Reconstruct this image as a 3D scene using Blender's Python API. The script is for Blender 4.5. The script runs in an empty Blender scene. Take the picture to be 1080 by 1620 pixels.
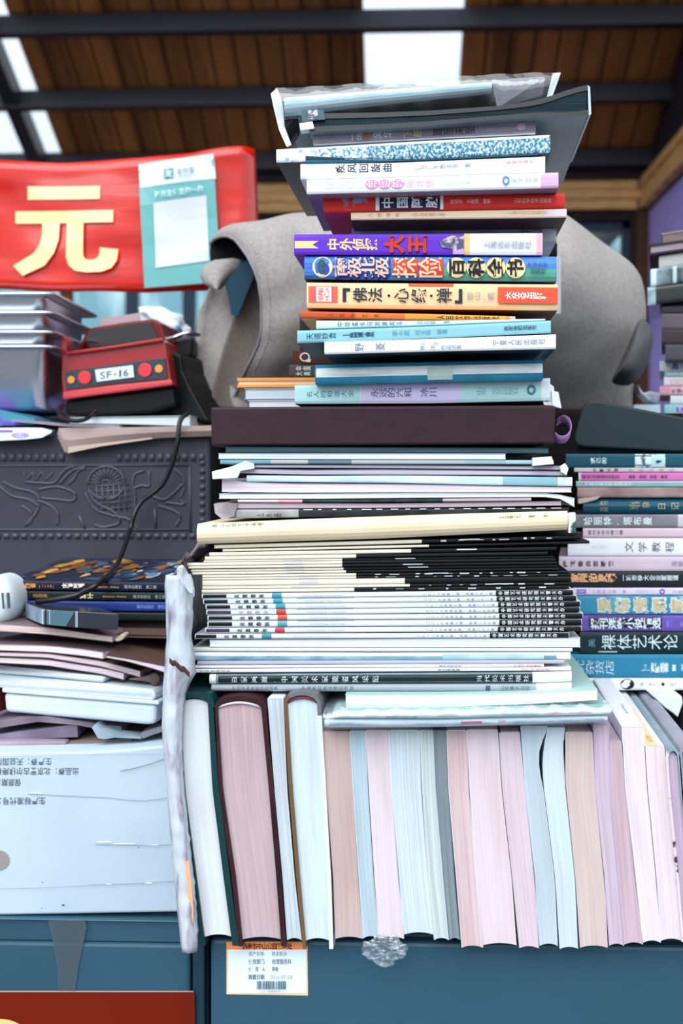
import bpy, bmesh, math, random
from mathutils import Vector, Matrix, noise
random.seed(7)
SC = bpy.context.scene
COL = SC.collection

# ------------------------------------------------------------------ camera, world, exposure
F = 2000.0                      # focal length in pixels of the 1080 x 1620 frame
EYE = 1.25
YAW = math.atan(87 / F)
cd = bpy.data.cameras.new('camera'); cam = bpy.data.objects.new('camera', cd); COL.objects.link(cam)
cam.location = (0, -1.0, EYE); cam.rotation_euler = (math.pi / 2, 0, YAW)
cd.sensor_fit = 'AUTO'; cd.sensor_width = 36.0; cd.lens = F / 1620 * 36.0
cd.shift_y = -60 / 1620
cd.dof.use_dof = True; cd.dof.focus_distance = 1.01; cd.dof.aperture_fstop = 7.5
cd.clip_start = 0.02
SC.camera = cam
SC.view_settings.view_transform = 'Standard'; SC.view_settings.look = 'None'
SC.view_settings.gamma = 1.0; SC.view_settings.use_curve_mapping = False
SC.view_settings.exposure = 0.76
W = bpy.data.worlds.new('overcast_sky'); SC.world = W; W.use_nodes = True
wn = W.node_tree.nodes; wl = W.node_tree.links
bg = wn['Background']; bg.inputs[1].default_value = 0.85
wt = wn.new('ShaderNodeTexCoord'); ws = wn.new('ShaderNodeSeparateXYZ'); wr = wn.new('ShaderNodeValToRGB')
wm = wn.new('ShaderNodeMapRange'); wm.inputs['From Min'].default_value = -1; wm.inputs['From Max'].default_value = 1
wl.new(wt.outputs['Generated'], ws.inputs[0]); wl.new(ws.outputs['Z'], wm.inputs['Value']); wl.new(wm.outputs[0], wr.inputs[0]); wl.new(wr.outputs[0], bg.inputs[0])
e = wr.color_ramp.elements                       # dark ground below the horizon, sky brightening towards the zenith
e[0].position = .485; e[0].color = (.10, .11, .13, 1)
e[1].position = .515; e[1].color = (.66, .74, .84, 1)
q = e.new(.72); q.color = (1.05, 1.12, 1.2, 1)
q = e.new(.97); q.color = (1.55, 1.6, 1.65, 1)
sd = bpy.data.lights.new('soft_sun', 'SUN'); sun = bpy.data.objects.new('soft_sun', sd); COL.objects.link(sun)
sd.energy = 1.25; sd.angle = math.radians(50); sd.color = (0.93, 0.97, 1.0)
sun.rotation_euler = (math.radians(48), 0, math.radians(-18))   # hazy sun from behind the camera, a little left

# ------------------------------------------------------------------ helpers
def P(u, v, Y):
    """the point on the upright plane at depth Y that lies along the sight line of pixel (u, v)"""
    a = (u - 540) / F
    dx = -math.sin(YAW) + a * math.cos(YAW); dy = math.cos(YAW) + a * math.sin(YAW)
    t = (Y + 1.0) / dy
    return Vector((dx * t, Y, EYE + t * (750 - v) / F))

def lin(c):
    if isinstance(c, str):
        c = c.lstrip('#'); c = [int(c[i:i + 2], 16) / 255 for i in (0, 2, 4)]
    return tuple((x / 12.92 if x <= .04045 else ((x + .055) / 1.055) ** 2.4) for x in c) + (1,)

MATS = {}
def M(hexc, rough=.55, spec=.24, metal=0, hex2=None, scale=40, stretch=(1, 1, 1), bump=0, coat=0, lo=.35, hi=.65, detail=4, key=''):
    """plain or two-tone noisy procedural surface"""
    k = (hexc, rough, spec, metal, hex2, scale, stretch, bump, coat, lo, hi, detail, key)
    if k in MATS: return MATS[k]
    m = bpy.data.materials.new('surface_' + hexc.lstrip('#')); m.use_nodes = True
    N = m.node_tree.nodes; L = m.node_tree.links; b = N['Principled BSDF']
    b.inputs['Roughness'].default_value = rough; b.inputs['Specular IOR Level'].default_value = spec
    b.inputs['Metallic'].default_value = metal
    if coat:
        b.inputs['Coat Weight'].default_value = coat; b.inputs['Coat Roughness'].default_value = .12
    b.inputs['Base Color'].default_value = lin(hexc)
    if hex2 or bump:
        tc = N.new('ShaderNodeTexCoord'); mp = N.new('ShaderNodeMapping'); nz = N.new('ShaderNodeTexNoise')
        L.new(tc.outputs['Object'], mp.inputs[0]); L.new(mp.outputs[0], nz.inputs['Vector'])
        mp.inputs['Scale'].default_value = stretch; nz.inputs['Scale'].default_value = scale; nz.inputs['Detail'].default_value = detail
        if hex2:
            r = N.new('ShaderNodeValToRGB'); L.new(nz.outputs['Fac'], r.inputs[0]); L.new(r.outputs[0], b.inputs['Base Color'])
            r.color_ramp.elements[0].position = lo; r.color_ramp.elements[0].color = lin(hexc)
            r.color_ramp.elements[1].position = hi; r.color_ramp.elements[1].color = lin(hex2)
        if bump:
            bp = N.new('ShaderNodeBump'); bp.inputs['Strength'].default_value = bump; bp.inputs['Distance'].default_value = .002
            L.new(nz.outputs['Fac'], bp.inputs['Height']); L.new(bp.outputs[0], b.inputs['Normal'])
    MATS[k] = m
    return m

def PG(hexc, hex2=None, lines=900, along=7, contrast=.5, rough=.8):
    """edges of a block of pages: fine streaks running along the leaves (from UV), soft foxing"""
    k = ('pg', hexc, hex2, lines, along, contrast)
    if k in MATS: return MATS[k]
    m = bpy.data.materials.new('page_edges_' + hexc.lstrip('#')); m.use_nodes = True
    N = m.node_tree.nodes; L = m.node_tree.links; b = N['Principled BSDF']
    b.inputs['Roughness'].default_value = rough; b.inputs['Specular IOR Level'].default_value = .15
    uv = N.new('ShaderNodeUVMap'); mp = N.new('ShaderNodeMapping'); nz = N.new('ShaderNodeTexNoise')
    L.new(uv.outputs[0], mp.inputs[0]); mp.inputs['Scale'].default_value = (along, lines, 1)
    L.new(mp.outputs[0], nz.inputs['Vector']); nz.inputs['Scale'].default_value = 1; nz.inputs['Detail'].default_value = 3
    r = N.new('ShaderNodeValToRGB'); L.new(nz.outputs['Fac'], r.inputs[0])
    c1 = lin(hexc); c0 = lin(hex2) if hex2 else tuple(x * .86 for x in c1[:3]) + (1,)
    r.color_ramp.elements[0].position = .5 - contrast * .5; r.color_ramp.elements[0].color = c0
    r.color_ramp.elements[1].position = .5 + contrast * .2; r.color_ramp.elements[1].color = c1
    n2 = N.new('ShaderNodeTexNoise'); mp2 = N.new('ShaderNodeMapping'); L.new(uv.outputs[0], mp2.inputs[0]); L.new(mp2.outputs[0], n2.inputs['Vector'])
    mp2.inputs['Scale'].default_value = (9, 60, 1); n2.inputs['Scale'].default_value = 1; n2.inputs['Detail'].default_value = 2
    r2 = N.new('ShaderNodeValToRGB'); L.new(n2.outputs['Fac'], r2.inputs[0])
    r2.color_ramp.elements[0].position = .3; r2.color_ramp.elements[0].color = (.90, .86, .84, 1)
    r2.color_ramp.elements[1].position = .55; r2.color_ramp.elements[1].color = (1, 1, 1, 1)
    mx = N.new('ShaderNodeMix'); mx.data_type = 'RGBA'; mx.blend_type = 'MULTIPLY'; mx.inputs[0].default_value = 1
    L.new(r.outputs[0], mx.inputs[6]); L.new(r2.outputs[0], mx.inputs[7]); L.new(mx.outputs[2], b.inputs['Base Color'])
    bp = N.new('ShaderNodeBump'); bp.inputs['Strength'].default_value = .35; bp.inputs['Distance'].default_value = .0006
    L.new(nz.outputs['Fac'], bp.inputs['Height']); L.new(bp.outputs[0], b.inputs['Normal'])
    MATS[k] = m
    return m

def FILM(tint='#e8f2f5', alpha=.22, rough=.08, white=.10):
    k = ('film', tint, alpha, rough, white)
    if k in MATS: return MATS[k]
    m = bpy.data.materials.new('clear_plastic_film'); m.use_nodes = True
    N = m.node_tree.nodes; L = m.node_tree.links
    for n in list(N): N.remove(n)
    o = N.new('ShaderNodeOutputMaterial'); t = N.new('ShaderNodeBsdfTransparent'); g = N.new('ShaderNodeBsdfGlossy'); d = N.new('ShaderNodeBsdfDiffuse')
    t.inputs[0].default_value = (.95, .98, 1, 1); g.inputs[0].default_value = (1, 1, 1, 1); g.inputs['Roughness'].default_value = rough
    d.inputs[0].default_value = lin(tint)
    a = N.new('ShaderNodeMixShader'); c = N.new('ShaderNodeMixShader')
    a.inputs[0].default_value = white / max(alpha, .001); L.new(g.outputs[0], a.inputs[1]); L.new(d.outputs[0], a.inputs[2])
    c.inputs[0].default_value = alpha; L.new(t.outputs[0], c.inputs[1]); L.new(a.outputs[0], c.inputs[2]); L.new(c.outputs[0], o.inputs[0])
    tc = N.new('ShaderNodeTexCoord'); nz = N.new('ShaderNodeTexNoise'); bp = N.new('ShaderNodeBump')
    L.new(tc.outputs['Object'], nz.inputs['Vector']); nz.inputs['Scale'].default_value = 60; bp.inputs['Strength'].default_value = .4; bp.inputs['Distance'].default_value = .003
    L.new(nz.outputs['Fac'], bp.inputs['Height']); L.new(bp.outputs[0], g.inputs['Normal'])
    MATS[k] = m
    return m

def thing(name, label, cat, loc, group=None):
    o = bpy.data.objects.new(name, None); COL.objects.link(o); o.empty_display_size = .02
    o.location = loc; o['label'] = label; o['category'] = cat; o['kind'] = 'thing'
    if group: o['group'] = group
    return o

def mesh(name, verts, faces, mats, parent=None, midx=None, smooth=False, uvs=None, label=None):
    """link one mesh object; verts in world space, stored relative to the top-level parent"""
    off = Vector((0, 0, 0)); p = parent
    while p is not None: off += p.location; p = p.parent
    me = bpy.data.meshes.new(name)
    me.from_pydata([tuple(Vector(v) - off) for v in verts], [], faces)
    for m in (mats if isinstance(mats, (list, tuple)) else [mats]): me.materials.append(m)
    if midx:
        for p_, i in zip(me.polygons, midx): p_.material_index = i
    if smooth:
        for p_ in me.polygons: p_.use_smooth = True
    if uvs is not None:
        ul = me.uv_layers.new(name='UVMap')
        for p_ in me.polygons:
            for li in p_.loop_indices: ul.data[li].uv = uvs[me.loops[li].vertex_index]
    me.validate()
    bm = bmesh.new(); bm.from_mesh(me); bmesh.ops.recalc_face_normals(bm, faces=bm.faces); bm.to_mesh(me); bm.free()
    o = bpy.data.objects.new(name, me); COL.objects.link(o)
    if parent is not None: o.parent = parent
    if label: o['label'] = label
    return o

def solo(o, label, cat, group=None):
    o['label'] = label; o['category'] = cat; o['kind'] = 'thing'
    if group: o['group'] = group
    # move the origin to the base of the mesh
    me = o.data; n = len(me.vertices)
    c = Vector((sum(v.co.x for v in me.vertices) / n, sum(v.co.y for v in me.vertices) / n, min(v.co.z for v in me.vertices)))
    me.transform(Matrix.Translation(-c)); o.location = o.location + c
    return o

def struct(o):
    o['kind'] = 'structure'; return o

def bevel(o, w, seg=2):
    md = o.modifiers.new('soft_edges', 'BEVEL'); md.width = w; md.segments = seg; md.limit_method = 'ANGLE'; md.angle_limit = math.radians(35)
    return o

def boxv(x0, x1, y0, y1, z0, z1):
    v = [(x0, y0, z0), (x1, y0, z0), (x1, y1, z0), (x0, y1, z0), (x0, y0, z1), (x1, y0, z1), (x1, y1, z1), (x0, y1, z1)]
    f = [(0, 3, 2, 1), (4, 5, 6, 7), (0, 1, 5, 4), (1, 2, 6, 5), (2, 3, 7, 6), (3, 0, 4, 7)]
    return v, f

class MB:
    def __init__(s): s.v = []; s.f = []; s.m = []
    def add(s, v, f, mi=0):
        b = len(s.v); s.v += [Vector(q) for q in v]; s.f += [tuple(i + b for i in q) for q in f]; s.m += [mi] * len(f); return s
    def box(s, *a, mi=0): return s.add(*boxv(*a), mi)
    def build(s, name, mats, parent=None, smooth=False, label=None): return mesh(name, s.v, s.f, mats, parent, s.m, smooth, label=label)
    def tube(s, pts, r, seg=8, mi=0, rr=None):
        pts = [Vector(p) for p in pts]; n = len(pts); rings = []
        up = Vector((0, 0, 1))
        for i, p in enumerate(pts):
            t = (pts[min(i + 1, n - 1)] - pts[max(i - 1, 0)]).normalized()
            a = t.cross(up)
            if a.length < .05: a = t.cross(Vector((0, 1, 0)))
            a.normalize(); b = t.cross(a).normalized(); q = rr[i] if rr else r
            rings.append([p + q * (math.cos(k * 2 * math.pi / seg) * a + math.sin(k * 2 * math.pi / seg) * b) for k in range(seg)])
        v = [q for r_ in rings for q in r_]; f = []
        for i in range(n - 1):
            for k in range(seg): f.append((i * seg + k, i * seg + (k + 1) % seg, (i + 1) * seg + (k + 1) % seg, (i + 1) * seg + k))
        f.append(tuple(range(seg))[::-1]); f.append(tuple((n - 1) * seg + k for k in range(seg)))
        return s.add(v, f, mi)

def spline(pts, n=6):
    """Catmull-Rom through points (tuples of any length)"""
    out = []; L = len(pts)
    for i in range(L - 1):
        p0, p1, p2, p3 = [Vector(pts[max(0, min(L - 1, i + k))]) for k in (-1, 0, 1, 2)]
        for j in range(n):
            t = j / n
            out.append(.5 * ((2 * p1) + (p2 - p0) * t + (2 * p0 - 5 * p1 + 4 * p2 - p3) * t * t + (3 * p1 - p0 - 3 * p2 + p3) * t ** 3))
    out.append(Vector(pts[-1])); return out

def interp(poly, x):
    if x <= poly[0][0]:
        if len(poly) > 1 and poly[1][0] != poly[0][0]:
            a, b = poly[0], poly[1]; return a[1] + (b[1] - a[1]) * (x - a[0]) / (b[0] - a[0])
        return poly[0][1]
    for a, b in zip(poly, poly[1:]):
        if x <= b[0]: return a[1] + (b[1] - a[1]) * (x - a[0]) / (b[0] - a[0])
    a, b = poly[-2], poly[-1]
    return a[1] + (b[1] - a[1]) * (x - a[0]) / (b[0] - a[0])

# ---------------------------------------------------------------- lettering
GL = {}
REF = None
def _raw(s, bold):
    c = bpy.data.curves.new('t', 'FONT'); c.body = s; c.size = 1; c.resolution_u = 2; c.offset = bold
    o = bpy.data.objects.new('t', c); COL.objects.link(o)
    dg = bpy.context.evaluated_depsgraph_get(); dg.update()
    me = bpy.data.meshes.new_from_object(o.evaluated_get(dg))
    v = [(q.co.x, q.co.y) for q in me.vertices]; f = [tuple(p.vertices) for p in me.polygons]
    bpy.data.objects.remove(o); bpy.data.curves.remove(c); bpy.data.meshes.remove(me)
    return v, f
def glyph(s, bold=0.0, fit=False):
    """flat outline of a character in a unit cell centred on 0 (fit: stretch the whole string to the cell)"""
    global REF
    if (s, bold, fit) in GL: return GL[(s, bold, fit)]
    if REF is None:
        v, f = _raw('国', 0); xs = [a for a, b in v]; ys = [b for a, b in v]
        REF = ((min(xs) + max(xs)) / 2, (min(ys) + max(ys)) / 2, max(max(xs) - min(xs), max(ys) - min(ys)))
    v, f = _raw(s, bold)
    if v:
        if fit:
            xs = [a for a, b in v]; ys = [b for a, b in v]; w = max(xs) - min(xs); h = max(ys) - min(ys)
            v = [((a - min(xs)) / w - .5, (b - min(ys)) / h - .5) for a, b in v]
        else: v = [((a - REF[0]) / REF[2] * .95, (b - REF[1]) / REF[2] * .95) for a, b in v]
    GL[(s, bold, fit)] = (v, f); return v, f

class Print:
    """collects flat ink shapes laid on a surface; surf(u, t, lift) -> world point"""
    def __init__(s, surf): s.s = surf; s.v = []; s.f = []; s.mats = []; s.mi = []; s.layer = 1
    def _mi(s, m):
        if m not in s.mats: s.mats.append(m)
        return s.mats.index(m)
    def poly(s, pts, m, nx=1):
        b = len(s.v); s.v += [s.s(u, t, s.layer * .00012) for u, t in pts]; s.f.append(tuple(range(b, b + len(pts)))); s.mi.append(s._mi(m)); s.layer += 1
    def rect(s, u0, u1, t0, t1, m, n=6):
        k = s._mi(m)
        for i in range(n):
            for j in range(3):
                a = u0 + (u1 - u0) * i / n; c = u0 + (u1 - u0) * (i + 1) / n; d = t0 + (t1 - t0) * j / 3; e = t0 + (t1 - t0) * (j + 1) / 3
                b = len(s.v); s.v += [s.s(a, d, s.layer * .00012), s.s(c, d, s.layer * .00012), s.s(c, e, s.layer * .00012), s.s(a, e, s.layer * .00012)]
                s.f.append((b, b + 1, b + 2, b + 3)); s.mi.append(k)
        s.layer += 1
    def disc(s, uc, tc, ru, rt, m, hole=0, n=20):
        k = s._mi(m); b = len(s.v)
        for i in range(n):
            a = i * 2 * math.pi / n
            s.v.append(s.s(uc + ru * math.cos(a), tc + rt * math.sin(a), s.layer * .00012))
            if hole: s.v.append(s.s(uc + ru * hole * math.cos(a), tc + rt * hole * math.sin(a), s.layer * .00012))
        if hole:
            for i in range(n):
                j = (i + 1) % n; s.f.append((b + 2 * i, b + 2 * j, b + 2 * j + 1, b + 2 * i + 1)); s.mi.append(k)
        else: s.f.append(tuple(range(b, b + n))); s.mi.append(k)
        s.layer += 1
    def text(s, st, u0, u1, tc, th, m, rot=90, bold=.0, fill=.92, ti=0):
        """characters spread from u0 to u1, centred on tc with height th (in t units); rot 90 = tops to the left"""
        n = len(st); cw = (u1 - u0) / n; k = s._mi(m)
        for i, ch in enumerate(st):
            if ch == ' ': continue
            v, f = glyph(ch, bold); b = len(s.v); uc = u0 + cw * (i + .5)
            for x, y in v:
                if rot == 90: x, y = -y, x
                elif rot == 180: x, y = -x, -y
                elif rot == -90: x, y = y, -x
                s.v.append(s.s(uc + x * cw * fill, tc + ti * (i - n / 2) - y * th, s.layer * .00012))
            s.f += [tuple(q + b for q in g) for g in f]; s.mi += [k] * len(f)
        s.layer += 1
    def string(s, st, u0, u1, t0, t1, m, bold=.0, rot=0):
        v, f = glyph(st, bold, True); b = len(s.v); k = s._mi(m)
        for x, y in v:
            if rot == 180: x, y = -x, -y
            s.v.append(s.s((u0 + u1) / 2 + x * (u1 - u0), (t0 + t1) / 2 - y * (t1 - t0), s.layer * .00012))
        s.f += [tuple(q + b for q in g) for g in f]; s.mi += [k] * len(f); s.layer += 1
    def build(s, name, parent):
        if not s.v: return None
        off = Vector((0, 0, 0)); p = parent
        while p is not None: off += p.location; p = p.parent
        me = bpy.data.meshes.new(name); me.from_pydata([tuple(q - off) for q in s.v], [], s.f)
        for m in s.mats: me.materials.append(m)
        for p_, i in zip(me.polygons, s.mi): p_.material_index = i
        o = bpy.data.objects.new(name, me); COL.objects.link(o); o.parent = parent
        return o

# ---------------------------------------------------------------- books lying flat
SK = .03
def sweep(rings, close_ring=True, caps=None):
    """rings: list of equal-length point lists"""
    n = len(rings[0]); v = [q for r in rings for q in r]; f = []; tag = []
    for i in range(len(rings) - 1):
        for k in range(n if close_ring else n - 1):
            f.append((i * n + k, i * n + (k + 1) % n, (i + 1) * n + (k + 1) % n, (i + 1) * n + k)); tag.append((i, k))
    return v, f, tag

def lying(name, label, cat, top, bot, Y=0.0, D=.14, cover='#cccccc', pages='#e6e4e6', tc=.0006, e=.0012, p=6, face='spine', skew=SK, tilt=0,
          bands=(), paint=None, group=None, under=None, inset=.001, nx=14, over=None):
    """a book or magazine lying flat, its spine (or its leaves) towards the viewer; top and bot are the upper and lower outlines"""
    C = cover if not isinstance(cover, str) else M(cover)
    mats = [C]
    def mi(m):
        m = m if not isinstance(m, str) else M(m)
        if m not in mats: mats.append(m)
        return mats.index(m)
    ui = mi(under) if under else 0
    oi = mi(over) if over else 0
    uL = top[0][0]; uR = top[-1][0]
    us = sorted(set([uL + (uR - uL) * i / nx for i in range(nx + 1)] + [b[k] for b in bands for k in (0, 1) if uL < b[k] < uR]))
    zt = lambda u: P(u, interp(top, u), Y).z
    zb = lambda u: P(u, interp(bot, u), Y).z
    X = lambda u: P(u, 700, Y).x
    root = thing(name, label, cat, (X((uL + uR) / 2), Y + D / 2, min(zb(uL), zb(uR))), group)
    pt = lambda u, y, z: Vector((X(u) + skew * y, Y + y, z + tilt * y))
    fy = lambda t: e * abs(2 * t - 1) ** p if face == 'spine' else 0.0
    ts = [.5 - .5 * math.cos(math.pi * i / 8) for i in range(9)]
    if C is not None and face != 'sheets':
        rings = []
        for u in us:
            a, b = zt(u), zb(u); h = a - b; q = min(tc, h * .3)
            if face == 'spine':
                outer = [pt(u, D, a)] + [pt(u, fy(t), a - h * t) for t in ts] + [pt(u, D, b)]
                inner = [pt(u, D, a - q)] + [pt(u, fy(t) + tc, a - q - (h - 2 * q) * t) for t in ts] + [pt(u, D, b + q)]
            else:
                back = [.0, .5, 1.]
                outer = [pt(u, 0, a)] + [pt(u, D - e * abs(2 * t - 1) ** p, a - h * t) for t in back] + [pt(u, 0, b)]
                inner = [pt(u, 0, a - q)] + [pt(u, D - tc - e * abs(2 * t - 1) ** p, a - q - (h - 2 * q) * t) for t in back] + [pt(u, 0, b + q)]
            rings.append(outer + inner[::-1])
        v, f, tg = sweep(rings); no = len(rings[0]) // 2; m = []
        for i, k in tg:
            um = (us[i] + us[i + 1]) / 2; w = 0
            if face == 'spine' and 1 <= k < no - 2:
                for b in bands:
                    if b[0] <= um <= b[1]: w = mi(b[2])
            elif k == no - 2: w = ui
            elif k == 0: w = oi
            m.append(w)
        for i in (0, len(rings) - 1):
            for k in range(no - 1):
                f.append((i * 2 * no + k, i * 2 * no + k + 1, i * 2 * no + 2 * no - 2 - k, i * 2 * no + 2 * no - 1 - k)); m.append(0)
        cov = mesh('cover', v, f, mats, root, m, smooth=False)
    # leaves
    rings = []; uvs = []
    ins = 2000 * inset
    ul = [uL + ins] + [u for u in us if uL + ins < u < uR - ins] + [uR - ins]
    full = face == 'sheets'
    for u in ul:
        a, b = zt(u), zb(u); h = a - b; q = 0 if full else min(tc, h * .3) * 1.02
        y0 = (e + tc) if face == 'spine' else (0 if full else inset * 1.2)
        y1 = D if full else (D - max(inset, .001) * 1.5 if face == 'spine' else D - e - tc)
        ring = [pt(u, y1, a - q), pt(u, y0, a - q), pt(u, y0, a - h / 2), pt(u, y0, b + q), pt(u, y1, b + q)]
        rings.append(ring); uvs += [(X(u), a), (X(u) + .3, a), (X(u), (a + b) / 2), (X(u) + .3, b), (X(u), b)]
    v, f, tg = sweep(rings)
    uvs = [(q.x + q.y, q.z) for q in v]
    n5 = len(rings[0]); f.append(tuple(range(n5))); f.append(tuple(range((len(rings) - 1) * n5, len(rings) * n5)))
    PM = pages if not isinstance(pages, str) else PG(pages)
    mesh('sheets' if full else 'page_block', v, f, PM, root, uvs=uvs)
    if paint:
        def surf(u, t, lift):
            a, b = zt(u), zb(u)
            return pt(u, fy(min(1, max(0, t))) - lift - .00008, a - (a - b) * t)
        pr = Print(surf); paint(pr)
        pr.build('spine_print', cov)
    return root

# ---------------------------------------------------------------- books standing on their fore-edge, spine up
def standing(name, label, cat, left, right, vt, vb, Y=0.0, D=.2, cover='#dddddd', pages='#e6e4e6', tcl=.0005, tcr=None, hard=False, hang=0, dish=.0016,
             skew=.05, bands=None, group=None, coverL=None, coverR=None, toppaint=None, lines=900, arch=0.0, out=.003, head=None):
    """left / right: outlines of the leaves as (v, u) lists"""
    C = cover if not isinstance(cover, str) else M(cover)
    mats = [C]
    def mi(m):
        if m is None: return 0
        m = m if not isinstance(m, str) else M(m)
        if m not in mats: mats.append(m)
        return mats.index(m)
    il, ir = mi(coverL), mi(coverR)
    if tcr is None: tcr = tcl
    n = 18
    vs = [vt + (vb - vt) * i / n for i in range(n + 1)]
    Lp = [P(interp(left, v), v, Y) for v in vs]; Rp = [P(interp(right, v), v, Y) for v in vs]
    zbot = min(Lp[-1].z, Rp[-1].z)
    root = thing(name, label, cat, ((Lp[-1].x + Rp[-1].x) / 2, Y + D / 2, zbot), group)
    sh = lambda q, y: Vector((q.x + skew * y, q.y + y, q.z))
    # page block
    nc = 6; grid = []; uvs = []
    for i in range(n + 1):
        row = []
        for j in range(nc + 1):
            s = j / nc; q = Lp[i].lerp(Rp[i], s)
            k = (1 - (2 * s - 1) ** 2)
            q = q + Vector((0, 0, dish * k * (i / n) ** 6 + arch * k * (1 - i / n) ** 8)); row.append(q)
        grid.append(row)
    v = []; f = []
    for y in (0, D):
        for i in range(n + 1):
            for j in range(nc + 1): v.append(sh(grid[i][j], y)); uvs.append((grid[i][j].z + y, (Lp[i] - Rp[i]).length * j / nc + Lp[0].x))
    w = nc + 1; B = (n + 1) * w
    for i in range(n):
        for j in range(nc):
            a = i * w + j; f.append((a, a + 1, a + w + 1, a + w)); f.append((B + a, B + a + w, B + a + w + 1, B + a + 1))
        for j in (0, nc): a = i * w + j; f.append((a, a + w, B + a + w, B + a))
    for j in range(nc):
        for i in (0, n): a = i * w + j; f.append((a, a + 1, B + a + 1, B + a))
    mesh('page_block', v, f, pages if not isinstance(pages, str) else PG(pages, lines=lines), root, uvs=uvs)
    # cover: a U-shaped strip over the spine
    o = out if hard else .0002
    ext = hang / F * (1 + Y)
    Lx = Lp[:]; Rx = Rp[:]
    if ext:
        Lx = Lp + [Lp[-1] + (Lp[-1] - Lp[-2]).normalized() * ext]; Rx = Rp + [Rp[-1] + (Rp[-1] - Rp[-2]).normalized() * ext]
    ov = Vector((0, 0, 1)); inner = Lx[::-1]; outer = [q + Vector((-tcl, 0, 0)) for q in Lx[::-1]]; kind = [il] * len(Lx)
    for j in range(1, 10):
        s = j / 10; k = 1 - (2 * s - 1) ** 2
        b = Lp[0].lerp(Rp[0], s) + Vector((0, 0, arch * k + (.0015 if hard else .0001)))
        inner.append(b); outer.append(b + Vector(((-tcl * (1 - s) + tcr * s), 0, max(tcl, tcr)))); kind.append(0)
    kind.append(0)
    inner += Rx; outer += [q + Vector((tcr, 0, 0)) for q in Rx]; kind += [ir] * (len(Rx) - 1)
    K = len(inner); v = []; f = []; m = []
    for y in (-o, D):
        v += [sh(q, y) for q in outer] + [sh(q, y) for q in inner]
    for i in range(K - 1):
        kk = kind[i]
        f += [(i, i + 1, K + i + 1, K + i), (2 * K + i, 3 * K + i, 3 * K + i + 1, 2 * K + i + 1), (i, 2 * K + i, 2 * K + i + 1, i + 1), (K + i, K + i + 1, 3 * K + i + 1, 3 * K + i)]
        m += [kk] * 4
    for i in (0, K - 1): f.append((i, K + i, 3 * K + i, 2 * K + i)); m.append(kind[min(i, K - 2)])
    cov = mesh('cover', v, f, mats, root, m)
    if head:
        b = MB(); b.tube([Lp[0].lerp(Rp[0], j / 10) + Vector((0, -.0006 - .001 * (1 - (2 * j / 10 - 1) ** 2), arch * (1 - (2 * j / 10 - 1) ** 2) - .0004)) for j in range(11)], .0011, 6); b.build('headband', [head if not isinstance(head, str) else M(head)], root, smooth=True)
    if toppaint:
        a0 = Lp[0]; b0 = Rp[0]
        def surf(u, t, lift):        # u along the spine towards the back (0..1), t across from left to right
            q = a0.lerp(b0, t); k = 1 - (2 * t - 1) ** 2
            return sh(q + Vector((0, 0, arch * k + (.0015 if hard else .0001) + max(tcl, tcr) + lift + .0001)), D * u)
        pr = Print(surf); toppaint(pr); pr.build('spine_print', cov)
    return root

def prism(name, pts, D, mats, parent=None, skew=0, bev=0, label=None, tilt=0, seg=2):
    """solid with the outline pts [(u, v, Y)] on its front, pushed back by D"""
    fr = [P(*q) for q in pts]; bk = [q + Vector((skew * D, D, tilt * D)) for q in fr]; n = len(pts)
    f = [tuple(range(n)), tuple(range(n, 2 * n))[::-1]] + [(i, (i + 1) % n, n + (i + 1) % n, n + i) for i in range(n)]
    o = mesh(name, fr + bk, f, mats, parent, label=label)
    if bev: bevel(o, bev, seg)
    return o

# ================================================================== the shed
def roof_z(y): return EYE + 1.275 + .45 * (4.0 - y)
def ceil_mat():
    m = bpy.data.materials.new('roof_boards'); m.use_nodes = True
    N = m.node_tree.nodes; L = m.node_tree.links; b = N['Principled BSDF']; b.inputs['Roughness'].default_value = .7
    b.inputs['Specular IOR Level'].default_value = .2
    tc = N.new('ShaderNodeTexCoord'); sp = N.new('ShaderNodeSeparateXYZ'); L.new(tc.outputs['Object'], sp.inputs[0])
    d = N.new('ShaderNodeMath'); d.operation = 'DIVIDE'; d.inputs[1].default_value = .085; L.new(sp.outputs['X'], d.inputs[0])
    fl = N.new('ShaderNodeMath'); fl.operation = 'FLOOR'; L.new(d.outputs[0], fl.inputs[0])
    wn_ = N.new('ShaderNodeTexWhiteNoise'); wn_.noise_dimensions = '1D'; L.new(fl.outputs[0], wn_.inputs['W'])
    mp = N.new('ShaderNodeMapping'); mp.inputs['Scale'].default_value = (26, 1.6, 1.6); L.new(tc.outputs['Object'], mp.inputs[0])
    nz = N.new('ShaderNodeTexNoise'); nz.inputs['Scale'].default_value = 1.6; nz.inputs['Detail'].default_value = 5; L.new(mp.outputs[0], nz.inputs['Vector'])
    ad = N.new('ShaderNodeMath'); ad.operation = 'MULTIPLY_ADD'; ad.inputs[1].default_value = .45; L.new(wn_.outputs['Value'], ad.inputs[0])
    sc = N.new('ShaderNodeMath'); sc.operation = 'MULTIPLY'; sc.inputs[1].default_value = .65; L.new(nz.outputs['Fac'], sc.inputs[0]); L.new(sc.outputs[0], ad.inputs[2])
    r = N.new('ShaderNodeValToRGB'); L.new(ad.outputs[0], r.inputs[0]); L.new(r.outputs[0], b.inputs['Base Color'])
    r.color_ramp.elements[0].position = .15; r.color_ramp.elements[0].color = lin('#613b21')
    r.color_ramp.elements[1].position = .85; r.color_ramp.elements[1].color = lin('#c07e44')
    return m
CEIL = ceil_mat(); STEEL = M('#2a2834', rough=.45, spec=.4); DARKWOOD = M('#3a2418', rough=.7)
TANWOOD = M('#f6c88a', rough=.65, hex2='#d09658', scale=6, stretch=(3, 3, 40))

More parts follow.
